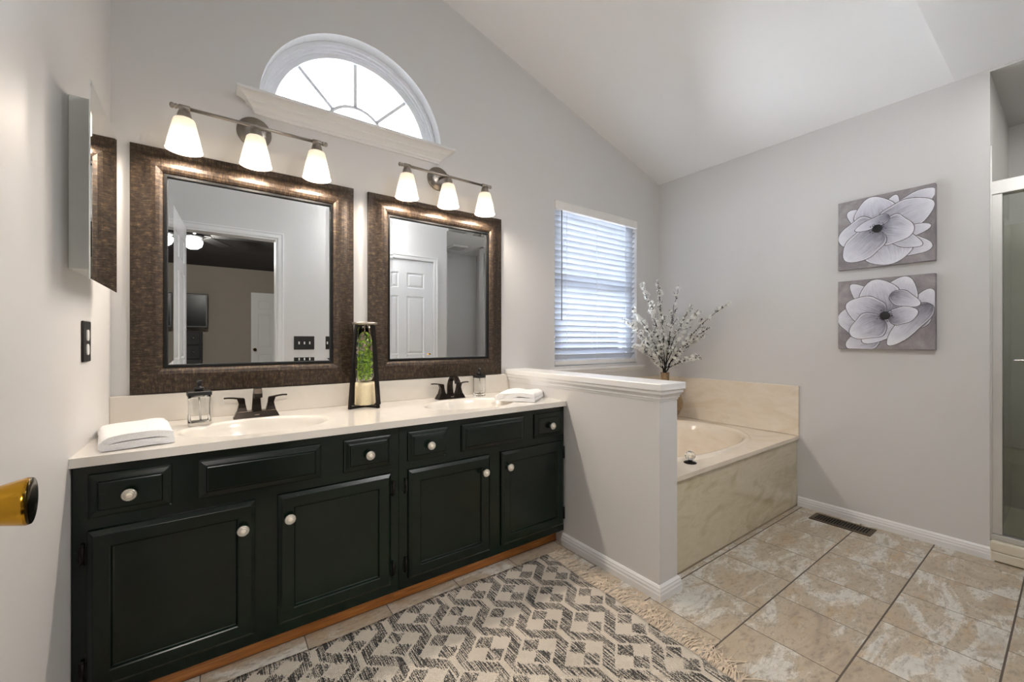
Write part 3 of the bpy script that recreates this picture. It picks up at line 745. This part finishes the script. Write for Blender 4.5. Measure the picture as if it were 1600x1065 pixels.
# ---------------------------------------------------------------- folded towels
def folded_towel(name, loc, rz, W, L, layers, label, seed, tilt=0):
    """layers of cloth folded back and forth across W, extruded along L."""
    rnd = random.Random(seed); t = .0098; pitch = .0205
    path = []; z = t
    for k in range(layers):
        sgn = 1 if k % 2 == 0 else -1
        a = W/2*(1-.03*(k % 3)); 
        for i in range(13): path.append((sgn*(-a+2*a*i/12)*-1, z, k))
        if k < layers-1:
            for i in range(1, 5): q = PI*i/5; path.append((-sgn*a-sgn*pitch/2*math.sin(q)*1.0, z+pitch/2*(1-math.cos(q)), k))
        z += pitch
    rows = []; n = 22
    for j in range(n+1):
        v = j/n; y = (v-.5)*L; ring_o = []; ring_i = []
        for i, (x, zz, k) in enumerate(path):
            x0, z0 = path[max(i-1, 0)][:2]; x1, z1 = path[min(i+1, len(path)-1)][:2]; LL = math.hypot(x1-x0, z1-z0) or 1
            nx, nz = -(z1-z0)/LL, (x1-x0)/LL
            nn = noise.noise(Vector((x*13, y*11+seed*3, k*.35)))*.014*(zz/(layers*pitch))
            edge = (noise.noise(Vector((x*14, k*1.7, seed)))*.006) if j in (0, n) else 0
            drop = -.006*(abs(x)/(W/2))**3*(zz/(layers*pitch))
            yy = y+(edge if j == n else -edge)+.003*math.sin(k*2.1)*(v-.5)
            ring_o.append((x+nx*t, yy, max(.0005, zz+nz*t+nn+drop))); ring_i.append((x-nx*t, yy, max(.0005, zz-nz*t+nn+drop)))
        rows.append(ring_o+ring_i[::-1])
    mb = MB(); mb.rings(rows, True, True, True, True)
    o = mb.build(name, M_towel, None); o.location = loc; o.rotation_euler = (0, tilt, rz); tag(o, label, 'towel'); return o
folded_towel('folded_towel', (-.200, 1.790, ZC+.001), R(9), .150, .30, 2, 'white folded towel at the left end of the counter, against the left wall', 1)
folded_towel('folded_towel', (1.372, 1.800, ZC+.001), R(-52), .20, .27, 2, 'white folded towel at the right end of the counter, by the half wall', 5)

# ---------------------------------------------------------------- medicine cabinet, outlet and door knob side
o = empty('medicine_cabinet', (XL, 1.68, 1.236), 'frameless mirrored medicine cabinet standing off the left wall', 'cabinet')
bx(o, 'body', M_vanmirror_side, (XL, -.2665, 1.580, 1.83, 1.272, 1.738), bevel=.003)
mb = MB(); a, b, c, d = 1.478, 1.868, 1.238, 1.747; w = .012
fx = lambda y: -.2575-(y-a)*.0165          # the door stands a hair ajar
fq = lambda y, z, o: (fx(y)+o, y, z)
I = [fq(a+w, c+w, 0), fq(b-w, c+w, 0), fq(b-w, d-w, 0), fq(a+w, d-w, 0)]; O = [fq(a, c, -.0005), fq(b, c, -.0005), fq(b, d, -.0005), fq(a, d, -.0005)]
mb.quad(*I)
for k in range(4): mb.quad(O[k], O[(k+1) % 4], I[(k+1) % 4], I[k])
B = [(p[0]-.003, p[1], p[2]) for p in O]
for k in range(4): mb.quad(B[k], B[(k+1) % 4], O[(k+1) % 4], O[k])
mb.quad(*B)
dr = child_mb(mb, o).build('mirror_door', M_mirror, o)
ol = empty('wall_outlet', (XL, 1.755, 1.077), 'dark metal outlet plate with white sockets on the left wall', 'outlet')
bx(ol, 'plate', M_plate, (XL, XL+.006, 1.712, 1.800, 1.016, 1.139), bevel=.003)
for z in (1.053, 1.096):
    mb = MB(); M = AX((XL+.0055, 1.755, z), (1, 0, 0)); mb.rings([rrect(.0165, .0125, h, .011, 5) for h in (0, .003)], M=M @ Matrix.Rotation(PI/2, 4, 'Z'), smooth=False)
    child_mb(mb, ol).build('socket', M_white, ol)

# ---------------------------------------------------------------- panelled doors
def panel_door(o, W_, H_, T, name='door_slab', both=True, cols=2):
    """slab in local x 0..W (hinge at 0), y 0..T, z 0..H with six raised panels on both faces"""
    mb = MB(); st = W_*.15; mid = W_*.13; pw = (W_-2*st-mid)/2
    zs = [(H_*.115, H_*.405), (H_*.475, H_*.80), (H_*.845, H_*.93)]
    xs = [(st, st+pw), (st+pw+mid, W_-st)]
    gx = sorted([0, W_]+[v for p in xs for v in p]); gz = sorted([0, H_]+[v for p in zs for v in p])
    for face, y, sgn in ((0, 0, 1), (1, T, -1)):
        for i in range(len(gx)-1):
            for j in range(len(gz)-1):
                a, b, c, d = gx[i], gx[i+1], gz[j], gz[j+1]
                if (a, b) in xs and (c, d) in zs:
                    rs = [(0, 0), (.008, .007), (.014, .0075), (.030, .002), (.034, .0015)]
                    R_ = [[(a+q, y+sgn*h, c+q), (b-q, y+sgn*h, c+q), (b-q, y+sgn*h, d-q), (a+q, y+sgn*h, d-q)] for q, h in rs]
                    mb.rings(R_, True, False, True, False)
                else: mb.quad((a, y, c), (b, y, c), (b, y, d), (a, y, d))
    for (p, q) in (((0, 0), (W_, 0)),): 
        mb.quad((0, 0, 0), (0, T, 0), (0, T, H_), (0, 0, H_)); mb.quad((W_, 0, 0), (W_, T, 0), (W_, T, H_), (W_, 0, H_))
        mb.quad((0, 0, 0), (W_, 0, 0), (W_, T, 0), (0, T, 0)); mb.quad((0, 0, H_), (W_, 0, H_), (W_, T, H_), (0, T, H_))
    return mb.build(name, M_doorp, o)
def flared_knob(o, x, z, y0, sgn, mat=M_brass):
    M = AX((x, y0, z), (0, sgn, 0)); mb = MB()
    mb.lathe([(.0001, 0), (.030, 0), (.031, .003), (.026, .007), (.014, .009), (.012, .013), (.0145, .018), (.0185, .026), (.0215, .036), (.024, .046), (.0258, .053), (.0262, .0555), (.0256, .0575)], 40, M)
    k = mb.build('door_knob', mat, o); k['label'] = 'flared polished brass knob'
    mb = MB(); mb.lathe([(.0256, .0575), (.0250, .0590), (.017, .0600), (.0001, .0605)], 40, M); mb.build('knob_face', M_brassd, k)
    return k
# bathroom door, standing open along the left wall
def door_root(name, loc, rz, label): 
    o = bpy.data.objects.new(name, None); col.objects.link(o); o.location = loc; o.rotation_euler = (0, 0, rz); o['kind'] = 'structure'; o['label'] = label; return o
d1 = door_root('door_1', (-.190, .0, .012), R(93), 'white six panel door standing open by the camera')
panel_door(d1, .745, 1.975, .035); 
flared_knob(d1, .690, .888, 0, -1)
flared_knob(d1, .690, .888, .035, 1)
# closet door in the door wall
d2 = door_root('door_2', (CX0+.003, -.055, .012), 0, 'white closed six panel closet door')
panel_door(d2, CX1-CX0-.006, CZ-.016, .035)
mb = MB(); M = AX((.655, .035, .90), (0, 1, 0)); mb.lathe([(.0001, 0), (.027, 0), (.027, .006), (.012, .010), (.012, .035), (.0001, .036)], 24, M)
mb.tube([(.655, .065, .90), (.62, .068, .902), (.56, .066, .896)], [.009, .008, .006], 10); mb.build('door_handle', M_brass, d2)
# casings round both openings
def casing(x0, x1, z, name, y=-.02, w=.052):
    P = [(0, 0), (0, .010), (.010, .014), (.034, .014), (.042, .018), (w, .018), (w, 0)]
    mb = MB(); pts = [(x0, 0, -1, 0), (x0, z, -1, 1), (x1, z, 1, 1), (x1, 0, 1, 0)]
    rs = [[(px+sx*i, y+h, pz+sz*i) for i, h in P] for px, pz, sx, sz in pts]
    mb.rings(rs, True, True, True, False); return struct(name, mb, M_trim)
casing(DX0, DX1, DZ, 'trim_4'); casing(CX0, CX1, CZ, 'trim_5')
struct('trim_6', MB().box(DX1-.012, DX1, -.14, -.02, 0, DZ).box(DX0, DX0+.012, -.14, -.02, 0, DZ).box(DX0+.012, DX1-.012, -.14, -.02, DZ-.012, DZ), M_trim)
# light switches on the door wall, seen in the mirror
s_ = empty('light_switch', (.675, -.02, 1.06), 'dark three toggle switch plate on the wall, reflected in the left mirror', 'light switch')
bx(s_, 'plate', M_plate, (.588, .761, -.02, -.014, .996, 1.121), bevel=.003)
for x in (.630, .675, .720): bx(s_, 'toggle', M_white, (x-.005, x+.005, -.014, -.004, 1.046, 1.070), bevel=.001)
s_ = empty('wall_outlet', (.675, -.02, .85), 'dark outlet plate just under the switches, reflected at the left mirror bottom', 'outlet')
bx(s_, 'plate', M_plate, (.592, .758, -.02, -.014, .80, .912), bevel=.003)
for x in (.635, .715): bx(s_, 'socket', M_white, (x-.014, x+.014, -.014, -.011, .826, .886), bevel=.001)
# exhaust fan grille in the nook ceiling
g = empty('ceiling_vent', (2.80, -.98, ZF), 'square white exhaust fan grille on the ceiling, reflected in the right mirror', 'vent')
bx(g, 'grille_frame', M_white, (2.68, 2.92, -1.10, -.86, ZF-.022, ZF), bevel=.006)
bx(g, 'slats', plain('grey grille', '#b9babc', .5), *[(2.70, 2.90, -1.08+k*.02, -1.07+k*.02, ZF-.026, ZF-.02) for k in range(10)])

# ---------------------------------------------------------------- bathtub, surround
tb = tag(bpy.data.objects.new('bathtub', None), 'cream oval drop in bathtub with marble deck and apron behind the half wall', 'bathtub'); col.objects.link(tb); tb.location = (2.36, 1.6, 0)
TX0, TX1, TY0, TY1, TZ = 1.631, XR-.002, 1.078, YW-.002, .457
mb = MB(); tp = [(1.075, 0), (1.05, .012), (1.02, .016), (.99, .012), (.965, -.004), (.94, -.05), (.90, -.16), (.84, -.27), (.74, -.335), (.5, -.35), (.2, -.352)]
basin_slab(mb, TX0, TX1, TY0, TY1, TZ, 2.33, 1.585, .60, .405, tp, TZ-.022, N=120, p=2.5)
child_mb(mb, tb).build('deck_and_basin', M_tub, tb)
bx(tb, 'apron', M_apron, (TX0, TX1, 1.091, 1.106, 0, TZ-.0225))
bx(tb, 'backsplash_panel', M_tub, (TX1-.014, TX1, TY0, TY1, TZ+.001, .783), bevel=.003)
bx(tb, 'rear_backsplash_panel', M_tub, (TX0+.012, XR-.0165, TY1-.014, TY1, TZ+.001, .783), bevel=.003)
bx(tb, 'side_backsplash_panel', M_tub, (TX0, TX0+.012, TY0+.03, TY1, TZ+.001, .783), bevel=.003)
bx(tb, 'base_caulk', plain('grout bead', '#8d7f6c', .7), (TX0+.016, XR-.001, 1.087, 1.091, 0, .006))
def tap(loc, label):
    o = empty('tub_faucet_handle', loc, label, 'faucet handle')
    mb = MB(); mb.lathe([(.0001, 0), (.030, 0), (.031, .003), (.025, .007), (.010, .009), (.010, .016), (.0001, .016)], 28); mb.build('escutcheon', M_blackm, o)
    mb = MB(); rs = []
    for r, z in ((.010, .016), (.019, .021), (.0245, .031), (.0245, .043), (.020, .052), (.013, .056), (.0001, .057)):
        rs.append([(r*(1+.05*math.cos(8*2*PI*i/48))*math.cos(2*PI*i/48), r*(1+.05*math.cos(8*2*PI*i/48))*math.sin(2*PI*i/48), z) for i in range(48)])
    mb.rings(rs, True, True, True, False); mb.build('crystal_knob', M_clear, o)
    mb = MB(); mb.lathe([(.0001, .057), (.009, .057), (.0095, .060), (.0001, .061)], 20); mb.build('cap', M_chrome, o)
    return o
tap((1.962, 1.165, TZ), 'faceted clear acrylic tap knob on the tub deck beside the half wall')

# ---------------------------------------------------------------- vase and blossom branches
VX, VY = 2.868, 1.915
v = empty('bud_vase', (VX, VY, TZ), 'round bellied tan patterned vase in the tub corner holding the blossom branches', 'vase')
mb = MB(); P = [(.0001, .001), (.06, .001), (.064, .006), (.10, .05), (.128, .11), (.132, .15), (.115, .20), (.075, .245), (.042, .275), (.032, .30), (.0305, .33), (.033, .365), (.034, .372), (.030, .372), (.0275, .33), (.029, .30), (.038, .278), (.07, .25)]
mb.lathe(P, 40); mb.build('vase_body', M_vase, v)
def blossom(mb, p, d, r, rnd):
    d = d.normalized(); a = d.orthogonal().normalized(); b = d.cross(a)
    for k in range(5):
        t = 2*PI*k/5+rnd.uniform(-.2, .2); u = a*math.cos(t)+b*math.sin(t); w = d.cross(u)
        r1 = r*rnd.uniform(.85, 1.15)
        p0 = p; p1 = p+u*r1*.55+w*r1*.38+d*r1*.25; p2 = p+u*r1+d*r1*.35; p3 = p+u*r1*.55-w*r1*.38+d*r1*.25
        mb.quad(p0, p1, p2, p3, smooth=True)
TIPS = [((2.796, 1.928, 1.545), .05, 'tall upright blossom branch nearest the room corner, the highest tip', 1.0),
        ((2.700, 2.005, 1.525), -.04, 'tall blossom branch rising beside the right edge of the blind', 1.0),
        ((2.925, 1.835, 1.513), .03, 'nearly bare upright twig branch just right of the tallest branch', .35),
        ((2.995, 1.476, 1.355), .05, 'longest branch reaching far right and up over the pale wall', .75),
        ((2.530, 2.040, 1.239), -.05, 'blossom branch reaching furthest left across the blind', 1.0),
        ((2.590, 2.010, 1.329), -.04, 'blossom branch slanting left across the blind, second from furthest left', .9),
        ((2.916, 1.718, 1.350), .02, 'blossom branch ending in a dark bud right of the upright twigs', .7),
        ((2.940, 1.591, 1.178), .04, 'low blossom branch spreading right under the longest one', .9),
        ((2.880, 1.620, .953), .05, 'lowest blossom branch drooping to the right', .7),
        ((2.960, 1.880, 1.321), .0, 'short middle blossom branch with bare tip behind the others', .5),
        ((2.669, 1.896, 1.369), .03, 'short blossom branch left of the tallest branch', .9),
        ((2.552, 1.961, 1.041), .03, 'lowest blossom branch drooping left in front of the blind bottom', 1.1),
        ((2.866, 1.638, 1.309), .04, 'blossom branch forking right of the dark bud branch', .7),
        ((2.985, 1.656, 1.128), .03, 'blossom branch pointing level to the right near the wall', .8)]
rnd = random.Random(11)
for n_, (tip, sag, lab, dens) in enumerate(TIPS):
    o = empty('blossom_branch', (VX, VY, TZ+.15), lab, 'flower branch', 'white blossom branches in the vase')
    base = Vector((VX, VY, TZ+.15)); tip = Vector(tip); neck = Vector((VX+rnd.uniform(-.012, .012), VY+rnd.uniform(-.012, .012), TZ+.372))
    dirn = (tip-neck); pts = [base, neck]
    N_ = 12; ctrl = neck+Vector((dirn.x*.28, dirn.y*.28, dirn.z*.45+abs(sag)))
    for i in range(1, N_+1):
        t = i/N_; p = neck*(1-t)**2+ctrl*2*t*(1-t)+tip*t*t
        if i < N_: p += Vector((rnd.uniform(-1, 1), rnd.uniform(-1, 1), rnd.uniform(-1, 1)))*.007
        pts.append(p)
    st = MB(); fl = MB(); bd = MB()
    st.tube(pts, [.0042]*2+[.0042*(1-.72*i/N_) for i in range(1, N_+1)], 6)
    def deco(p, q):
        k = int(11*dens)
        for _ in range(k):
            u = p.lerp(q, rnd.random()); d = Vector((rnd.gauss(0, 1), rnd.gauss(0, 1), rnd.gauss(0, .8))).normalized()
            e = u+d*rnd.uniform(.005, .018)
            if e.x > XR-.02: continue
            if rnd.random() < .62: st.tube([u, e], .0009, 4, False); blossom(fl, e, d, rnd.uniform(.011, .0185), rnd)
            else: bd.sphere(e, rnd.uniform(.0022, .0042), 6, 4)
    for i in range(4, len(pts)-1): deco(pts[i], pts[i+1])
    for i in range(5, len(pts)-2, 2):       # side twigs
        d = (pts[i+1]-pts[i]).normalized(); s2 = Vector((rnd.gauss(0, 1), rnd.gauss(0, 1), rnd.gauss(.3, .7))).normalized()
        L = rnd.uniform(.05, .13)*(1-.4*i/len(pts)); e = pts[i]+(d*.75+s2*.6)*L
        if e.x > XR-.03 or e.y > YW-.05: continue
        m = pts[i].lerp(e, .5)+Vector((0, 0, .006)); st.tube([pts[i], m, e], [.0019, .0014, .0008], 5); deco(m, e); deco(pts[i], m)
    bs = Vector(base)
    for m_ in (st, fl, bd): m_.v = [tuple(Vector(p)-bs) for p in m_.v]
    st.build('stem', M_bark, o)
    q = fl.build('blossoms', M_petal, o, recalc=False); q['kind'] = 'stuff'
    if bd.v: q = bd.build('buds', M_bark, o); q['kind'] = 'stuff'

# ---------------------------------------------------------------- floor register
vt = empty('floor_vent', (2.987, .823, 0), 'antique bronze floor register set in the tile by the right wall', 'vent')
bx(vt, 'frame', M_ventm, (2.923, 2.945, .678, .968, .0005, .004), (3.029, 3.051, .678, .968, .0005, .004), (2.945, 3.029, .678, .700, .0005, .004), (2.945, 3.029, .946, .968, .0005, .004))
bx(vt, 'slats', M_ventm, *[(2.945, 3.029, .7075+k*.0134, .7125+k*.0134, .0005, .0035) for k in range(18)])
bx(vt, 'duct_shade', M_dark, (2.940, 3.034, .695, .951, .0002, .0005))  # flat near-black sheet painted as the shade under the slats

# ---------------------------------------------------------------- rug
rg = tag(bpy.data.objects.new('area_rug', None), 'cream and charcoal woven diamond rug with fringe in front of the cabinets', 'rug'); col.objects.link(rg)
RX0, RX1, RY0, RY1 = -.22, 1.355, .625, 1.572
mb = MB(); nx, ny = 80, 48; th = .007
def rp(i, j):
    x = RX0+(RX1-RX0)*i/nx; y = RY0+(RY1-RY0)*j/ny
    y += (.012*noise.noise(Vector((x*3, 1.3, 0)))+(.018*math.exp(-((x-.75)/.35)**2)))*(j/ny)**2
    x += .012*noise.noise(Vector((y*4, 5.1, 0)))*(i/nx)**4 - .022*(1-j/ny)*(i/nx)
    return x, y
for top in (1, 0):
    b0 = len(mb.v)
    for j in range(ny+1):
        for i in range(nx+1):
            x, y = rp(i, j); e = min(i, j, nx-i, ny-j); mb.v.append((x, y, (.0012+th*min(1, .5+.5*min(e, 1))+.0008*noise.noise(Vector((x*8, y*8, 0)))) if top else .0004))
    for j in range(ny):
        for i in range(nx): mb._f((b0+j*(nx+1)+i, b0+j*(nx+1)+i+1, b0+(j+1)*(nx+1)+i+1, b0+(j+1)*(nx+1)+i), smooth=True)
K = (nx+1)*(ny+1)
bd_ = [(i, 0) for i in range(nx)]+[(nx, j) for j in range(ny)]+[(i, ny) for i in range(nx, 0, -1)]+[(0, j) for j in range(ny, 0, -1)]
for k in range(len(bd_)):
    a, b = bd_[k], bd_[(k+1) % len(bd_)]; ia, ib = a[1]*(nx+1)+a[0], b[1]*(nx+1)+b[0]
    mb._f((ia, ib, ib+K, ia+K))
mb.build('woven_field', M_rug, rg)
mb = MB(); rnd = random.Random(5)
for k in range(300):
    t = k/299; i, j = nx, t*ny; x, y = rp(nx, j); L = rnd.uniform(.07, .12); sw = math.sin(t*23)*.5+math.sin(t*61)*.35
    y0 = y; a = rnd.gauss(0, .35)+sw*.6; pts = []
    for s in range(5):
        u = s/4; pts.append((x+L*u*math.cos(a*u), y0+L*u*math.sin(a*u)+.004*math.sin(u*5+k), .0045-.002*u+.003*math.sin(PI*u)*rnd.random()))
    mb.tube(pts, [.0019, .0018, .0017, .0015, .0010], 4, False)
f_ = mb.build('fringe', M_fringe, rg); f_['kind'] = 'stuff'

# ---------------------------------------------------------------- flower canvases
def petal_mat():
    t = NT('painted petal'); uv = t.coord('UV'); sx = t.new('ShaderNodeSeparateXYZ'); t.lk(uv, sx.inputs[0]); U, V = sx.outputs[0], sx.outputs[1]
    st = t.noise(t.coord('UV', (3, 16, 1)), 1, 4, .6, .6); cl = t.noise(t.coord('Object', (1, 1, 1)), 22, 4, .6)
    av = t.math('ABSOLUTE', V)
    k = t.math('ADD', t.math('MULTIPLY', U, .74), t.math('ADD', t.math('MULTIPLY', st, .42), t.math('MULTIPLY', cl, .22)))
    c = t.ramp(k, [(.38, '#64636e'), (.54, '#9796a3'), (.72, '#c4c4d0'), (.95, '#e4e5ed')])
    edge = t.ramp(t.math('MAXIMUM', av, t.math('MULTIPLY', U, .985)), [(.90, (0, 0, 0)), (.93, (.9, .9, .9)), (.97, (.9, .9, .9))])
    c = t.mix(t.math('MULTIPLY', edge, .55), c, '#f2f2f6')
    t.set(color=c, rough=.6); t.bump(st, .25, .002); return t.m
M_pet = petal_mat()
def edge_mat():
    t = NT('painted petal outline'); n = t.noise(t.coord(), 60, 3); t.set(color=t.ramp(n, [(.3, '#55535a'), (.7, '#7f7d84')]), rough=.6); return t.m
M_pedge = edge_mat()
def bg_mat():
    t = NT('grey mauve canvas'); n = t.noise(t.coord(), 9, 6, .65, .6); t.set(color=t.ramp(n, [(.3, '#777277'), (.5, '#918b8e'), (.7, '#a8a3a5')]), rough=.7)
    t.bump(t.noise(t.coord(), 500, 2), .2, .001); return t.m
M_bg = bg_mat()
def canvas(yl, yr, z0, z1, petals, cen, label):
    o = empty('canvas_painting', (XR, (yl+yr)/2, (z0+z1)/2), label, 'painting', 'flower canvases on the right wall')
    T = .034; xf = XR-T-.0005
    bx(o, 'canvas', M_bg, (xf, XR, yr, yl, z0, z1), bevel=.003)
    W_, H_ = yl-yr, z1-z0
    me = MB(); out = MB(); lay = 0
    def clampuv(u, v_): return min(.994, max(.006, u)), min(.994, max(.006, v_))
    rnd = random.Random(len(label))
    for (bu, bv, tu, tv, w) in petals:
        lay += 1; n, m = 18, 10
        w *= 1.15; L = math.hypot(tu-bu, tv-bv); du, dv = (tu-bu)/L, (tv-bv)/L; nu, nv = -dv, du; ph = rnd.random()*9
        for grow, B, off in ((.010, out, 0), (0, me, .00018)):
            b0 = len(B.v)
            for i in range(n+1):
                t = (1-math.cos(PI*i/n))/2
                for j in range(m+1):
                    q = 2*j/m-1
                    hw = (w/2)*math.sqrt(max(0.0, 4*(t**.78)*(1-t**.78)))*(1+2*grow/w)
                    cv = t*(1-.12*q*q*math.sin(PI*t))+.03*math.sin(q*7+ph)*math.sin(PI*t)*t; cv = cv*(1+2*grow/L)-grow/L
                    hw *= 1+.07*math.sin(t*9+ph)
                    u_, v_ = clampuv(bu+du*L*cv+nu*hw*q, bv+dv*L*cv+nv*hw*q)
                    B.v.append((xf-.0004-lay*.0003-off, yl-u_*W_, z0+v_*H_))
            for i in range(n):
                for j in range(m):
                    a = b0+i*(m+1)+j; B._f((a, a+1, a+m+2, a+m+1), [(i/n, 2*j/m-1), (i/n, 2*(j+1)/m-1), ((i+1)/n, 2*(j+1)/m-1), ((i+1)/n, 2*j/m-1)])
    p = child_mb(me, o).build('painted_petals', M_pet, o, recalc=False)
    child_mb(out, o).build('petal_outlines', M_pedge, o, recalc=False)
    mb = MB(); cu, cv = cen; xx = xf-.0006-(lay+1)*.0003
    M = AX((xx, yl-cu*W_, z0+cv*H_), (-1, 0, 0)); mb.lathe([(.023, 0), (.021, .001), (.0001, .0014)], 20, M)
    for k in range(46):
        a = rnd.random()*2*PI; r = rnd.uniform(.020, .040); mb.sphere((xx, yl-cu*W_+r*math.cos(a), z0+cv*H_+r*math.sin(a)*.9), rnd.uniform(.0014, .0027), 6, 4, (.4, 1, 1))
    child_mb(mb, o).build('flower_eye', plain('ink black paint', '#0e1116', .5), o)
    return o
canvas(.863, .446, 1.503, 1.911, [(.6, .68, 1.0, .92, .22), (.40, .58, .12, .84, .22), (.5, .6, .63, .95, .16), (.55, .30, .97, .18, .26), (.45, .55, .36, .985, .38), (.48, .55, .985, .76, .36), (.55, .38, .96, .46, .16), (.48, .45, .60, .02, .50), (.55, .42, .88, .22, .16), (.46, .52, .01, .44, .40), (.47, .52, .80, .42, .34), (.46, .50, .09, .13, .34), (.56, .67, .20, .55, .12)], (.44, .53),
       'canvas of one white poppy, upper of the two hung on the right wall')
canvas(.863, .446, 1.030, 1.436, [(.80, .30, .96, .80, .22), (.3, .42, .0, .46, .36), (.48, .55, .15, .94, .20), (.45, .22, .10, .03, .26), (.55, .5, .74, .985, .34), (.52, .5, .40, .98, .38), (.88, .55, .28, .10, .26), (.95, .60, .55, .06, .20), (.50, .48, .10, .66, .33), (.50, .42, .15, .20, .31), (.58, .76, .86, .60, .17), (.56, .42, .84, .52, .20)], (.52, .47),
       'canvas of one white poppy, lower of the two hung on the right wall')

# ---------------------------------------------------------------- shower
sh = tag(bpy.data.objects.new('shower_enclosure', None), 'glass sliding shower door in a satin aluminium frame at the right edge', 'shower'); col.objects.link(sh); sh.location = (3.14, -.24, .10)
sy0, sy1 = -.75, .262
bx(sh, 'top_rail', M_alum, (3.108, 3.168, sy0, sy1, 1.798, 1.866), bevel=.003)
bx(sh, 'side_jamb', M_alum, (3.110, 3.160, .222, sy1, .130, 1.798), bevel=.002)
bx(sh, 'side_jamb', M_alum, (3.110, 3.160, sy0, sy0+.03, .130, 1.798), bevel=.002)
bx(sh, 'bottom_track', M_alum, (3.108, 3.165, sy0, sy1, .101, .128), bevel=.003)
p1 = bx(sh, 'glass_panel', M_showerglass, (3.128, 3.134, -.27, .222, .130, 1.797))
p2 = bx(sh, 'glass_panel', M_showerglass, (3.146, 3.152, -.72, -.22, .130, 1.797))
mb = MB(); mb.tube([(3.128, .185, .987), (3.092, .185, .987), (3.088, .180, .987), (3.088, -.20, .987), (3.092, -.205, .987), (3.128, -.205, .987)], .006, 10); child_mb2(mb, p1).build('towel_bar', M_chrome, p1)
mb = MB(); n = 16; rs = []
for k in range(n+1):
    y = .150-.30*k/n; d = .005*math.sin(k*1.3)
    rs.append([(3.088+q*(.007+.004*w)+d*(1 if w > .4 else .3), y+.004*math.sin(z_*20), z_) for q, z_, w in ((-1, .352, 1), (-1, .5, 1), (-1, .7, .8), (-1, .9, .4), (-1, .985, .1), (0, .9955, 0), (1, .985, .1), (1, .9, .4), (1, .72, .6), (1, .55, 1), (.15, .55, 1), (.1, .9, .5), (-.1, .9, .5), (-.15, .352, 1))])
mb.rings(rs, True, True, True, True); q = mb.build('hanging_towel', M_towel); tag(q, 'white towel hanging on the bar of the shower door', 'towel')
pn = tag(MB().box(3.085, 4.0, sy0+.001, sy1-.001, .004, .05).box(3.085, 3.20, sy0+.001, sy1-.001, .0505, .1).build('shower_pan', M_pan, bevel=.006), 'cream shower base with a raised curb below the glass door', 'shower base')
struct('wall_shower_tile_side', MB().box(3.169, 4.0, .252, .2615, .0, 1.80), M_showertile)
struct('trim_7', MB().box(3.1045, 3.116, .2555, .2615, .101, 2.04), M_alum)
struct('wall_shower_tile_back', MB().box(4.0, 4.01, sy0, .262, 0, 1.80), M_showertile)
struct('wall_shower_tile_end', MB().box(3.17, 4.0, sy0, sy0+.009, 0, 1.80), M_showertile)

# ---------------------------------------------------------------- bedroom seen through the doorway in the mirror
BY = -4.94
struct('floor_bedroom', MB().box(-2.6, 2.0, BY, -.14, -.05, .0), M_carpet)
struct('ceiling_bedroom', MB().box(-2.6, 2.0, BY, -.14, ZF, ZF+.1), M_bedceil)
struct('wall_bedroom_back', MB().box(-2.6, 2.0, BY-.1, BY, 0, ZF), M_bedwall)
struct('wall_bedroom_left', MB().box(-2.7, -2.6, BY, -.14, 0, ZF), M_bedwall)
struct('wall_bedroom_right', MB().box(2.0, 2.03, BY, -.14, 0, ZF), M_bedwall)
struct('wall_bedroom_front', MB().box(-2.6, XL-.12, -.14, -.02, 0, ZF), M_bedwall)
d3 = door_root('door_3', (.545, BY+.012, .01), 0, 'white six panel door on the far bedroom wall')
panel_door(d3, .76, 1.975, .035); flared_knob(d3, .06, .90, .035, 1)
tv = empty('television', (-.60, BY+.3, 1.27), 'black flat screen television in the bedroom, reflected in the left mirror', 'television')
ty = BY+.25
bx(tv, 'bezel', M_blackp, (-1.12, -.105, ty-.05, ty, 1.30, 1.89), bevel=.008)
bx(tv, 'screen', M_screen, (-1.09, -.135, ty, ty+.003, 1.335, 1.862))
bx(tv, 'stand', M_blackp, (-.75, -.45, ty-.12, ty+.08, 1.252, 1.262), (-.64, -.56, ty-.05, ty-.02, 1.262, 1.31))
dz = empty('tall_dresser', (-.6, BY+.28, 0), 'tall black chest of drawers under the television in the bedroom', 'dresser')
bx(dz, 'body', M_dresser, (-1.05, -.185, BY+.01, BY+.46, 0, 1.25), bevel=.004)
for k in range(5):
    z0 = .08+k*.232; f = bx(dz, 'drawer', M_dresser, (-1.02, -.215, BY+.46, BY+.478, z0, z0+.215), bevel=.003)
    for x in (-.85, -.30): mb = MB(); mb.lathe([(.006, 0), (.006, .012), (.016, .018), (.0165, .024), (.0001, .028)], 14, AX((x, BY+.478, z0+.12), (0, 1, 0))); child_mb2(mb, f).build('knob', M_chrome, f)
fn = empty('ceiling_fan', (-.20, -1.48, ZF), 'dark ceiling fan with a lit glass bowl in the bedroom, reflected in the left mirror', 'ceiling fan')
mb = MB(); mb.lathe([(.0001, 0), (.065, 0), (.06, -.03), (.02, -.045), (.013, -.05), (.013, -.11), (.05, -.115), (.095, -.14), (.10, -.19), (.07, -.22), (.05, -.225), (.0001, -.225)], 28); mb.build('motor_housing', M_blackp, fn)
mb = MB(); mb.lathe([(.05, -.226), (.085, -.24), (.088, -.262), (.075, -.30), (.04, -.328), (.0001, -.336)], 32); mb.build('light_bowl', M_fanlight, fn)
for k in range(5):
    mb = MB(); mb.box(.09, .19, -.012, .012, -.186, -.180, Mt((0, 0, 0), (0, 0, 2*PI*k/5+.18))); mb.box(.17, .60, -.06, .06, -.181, -.175, Mt((0, 0, 0), (0, 0, 2*PI*k/5+.18)) @ Mt((0, 0, 0), (R(10), 0, 0)))
    mb.build('blade', M_dresser, fn)
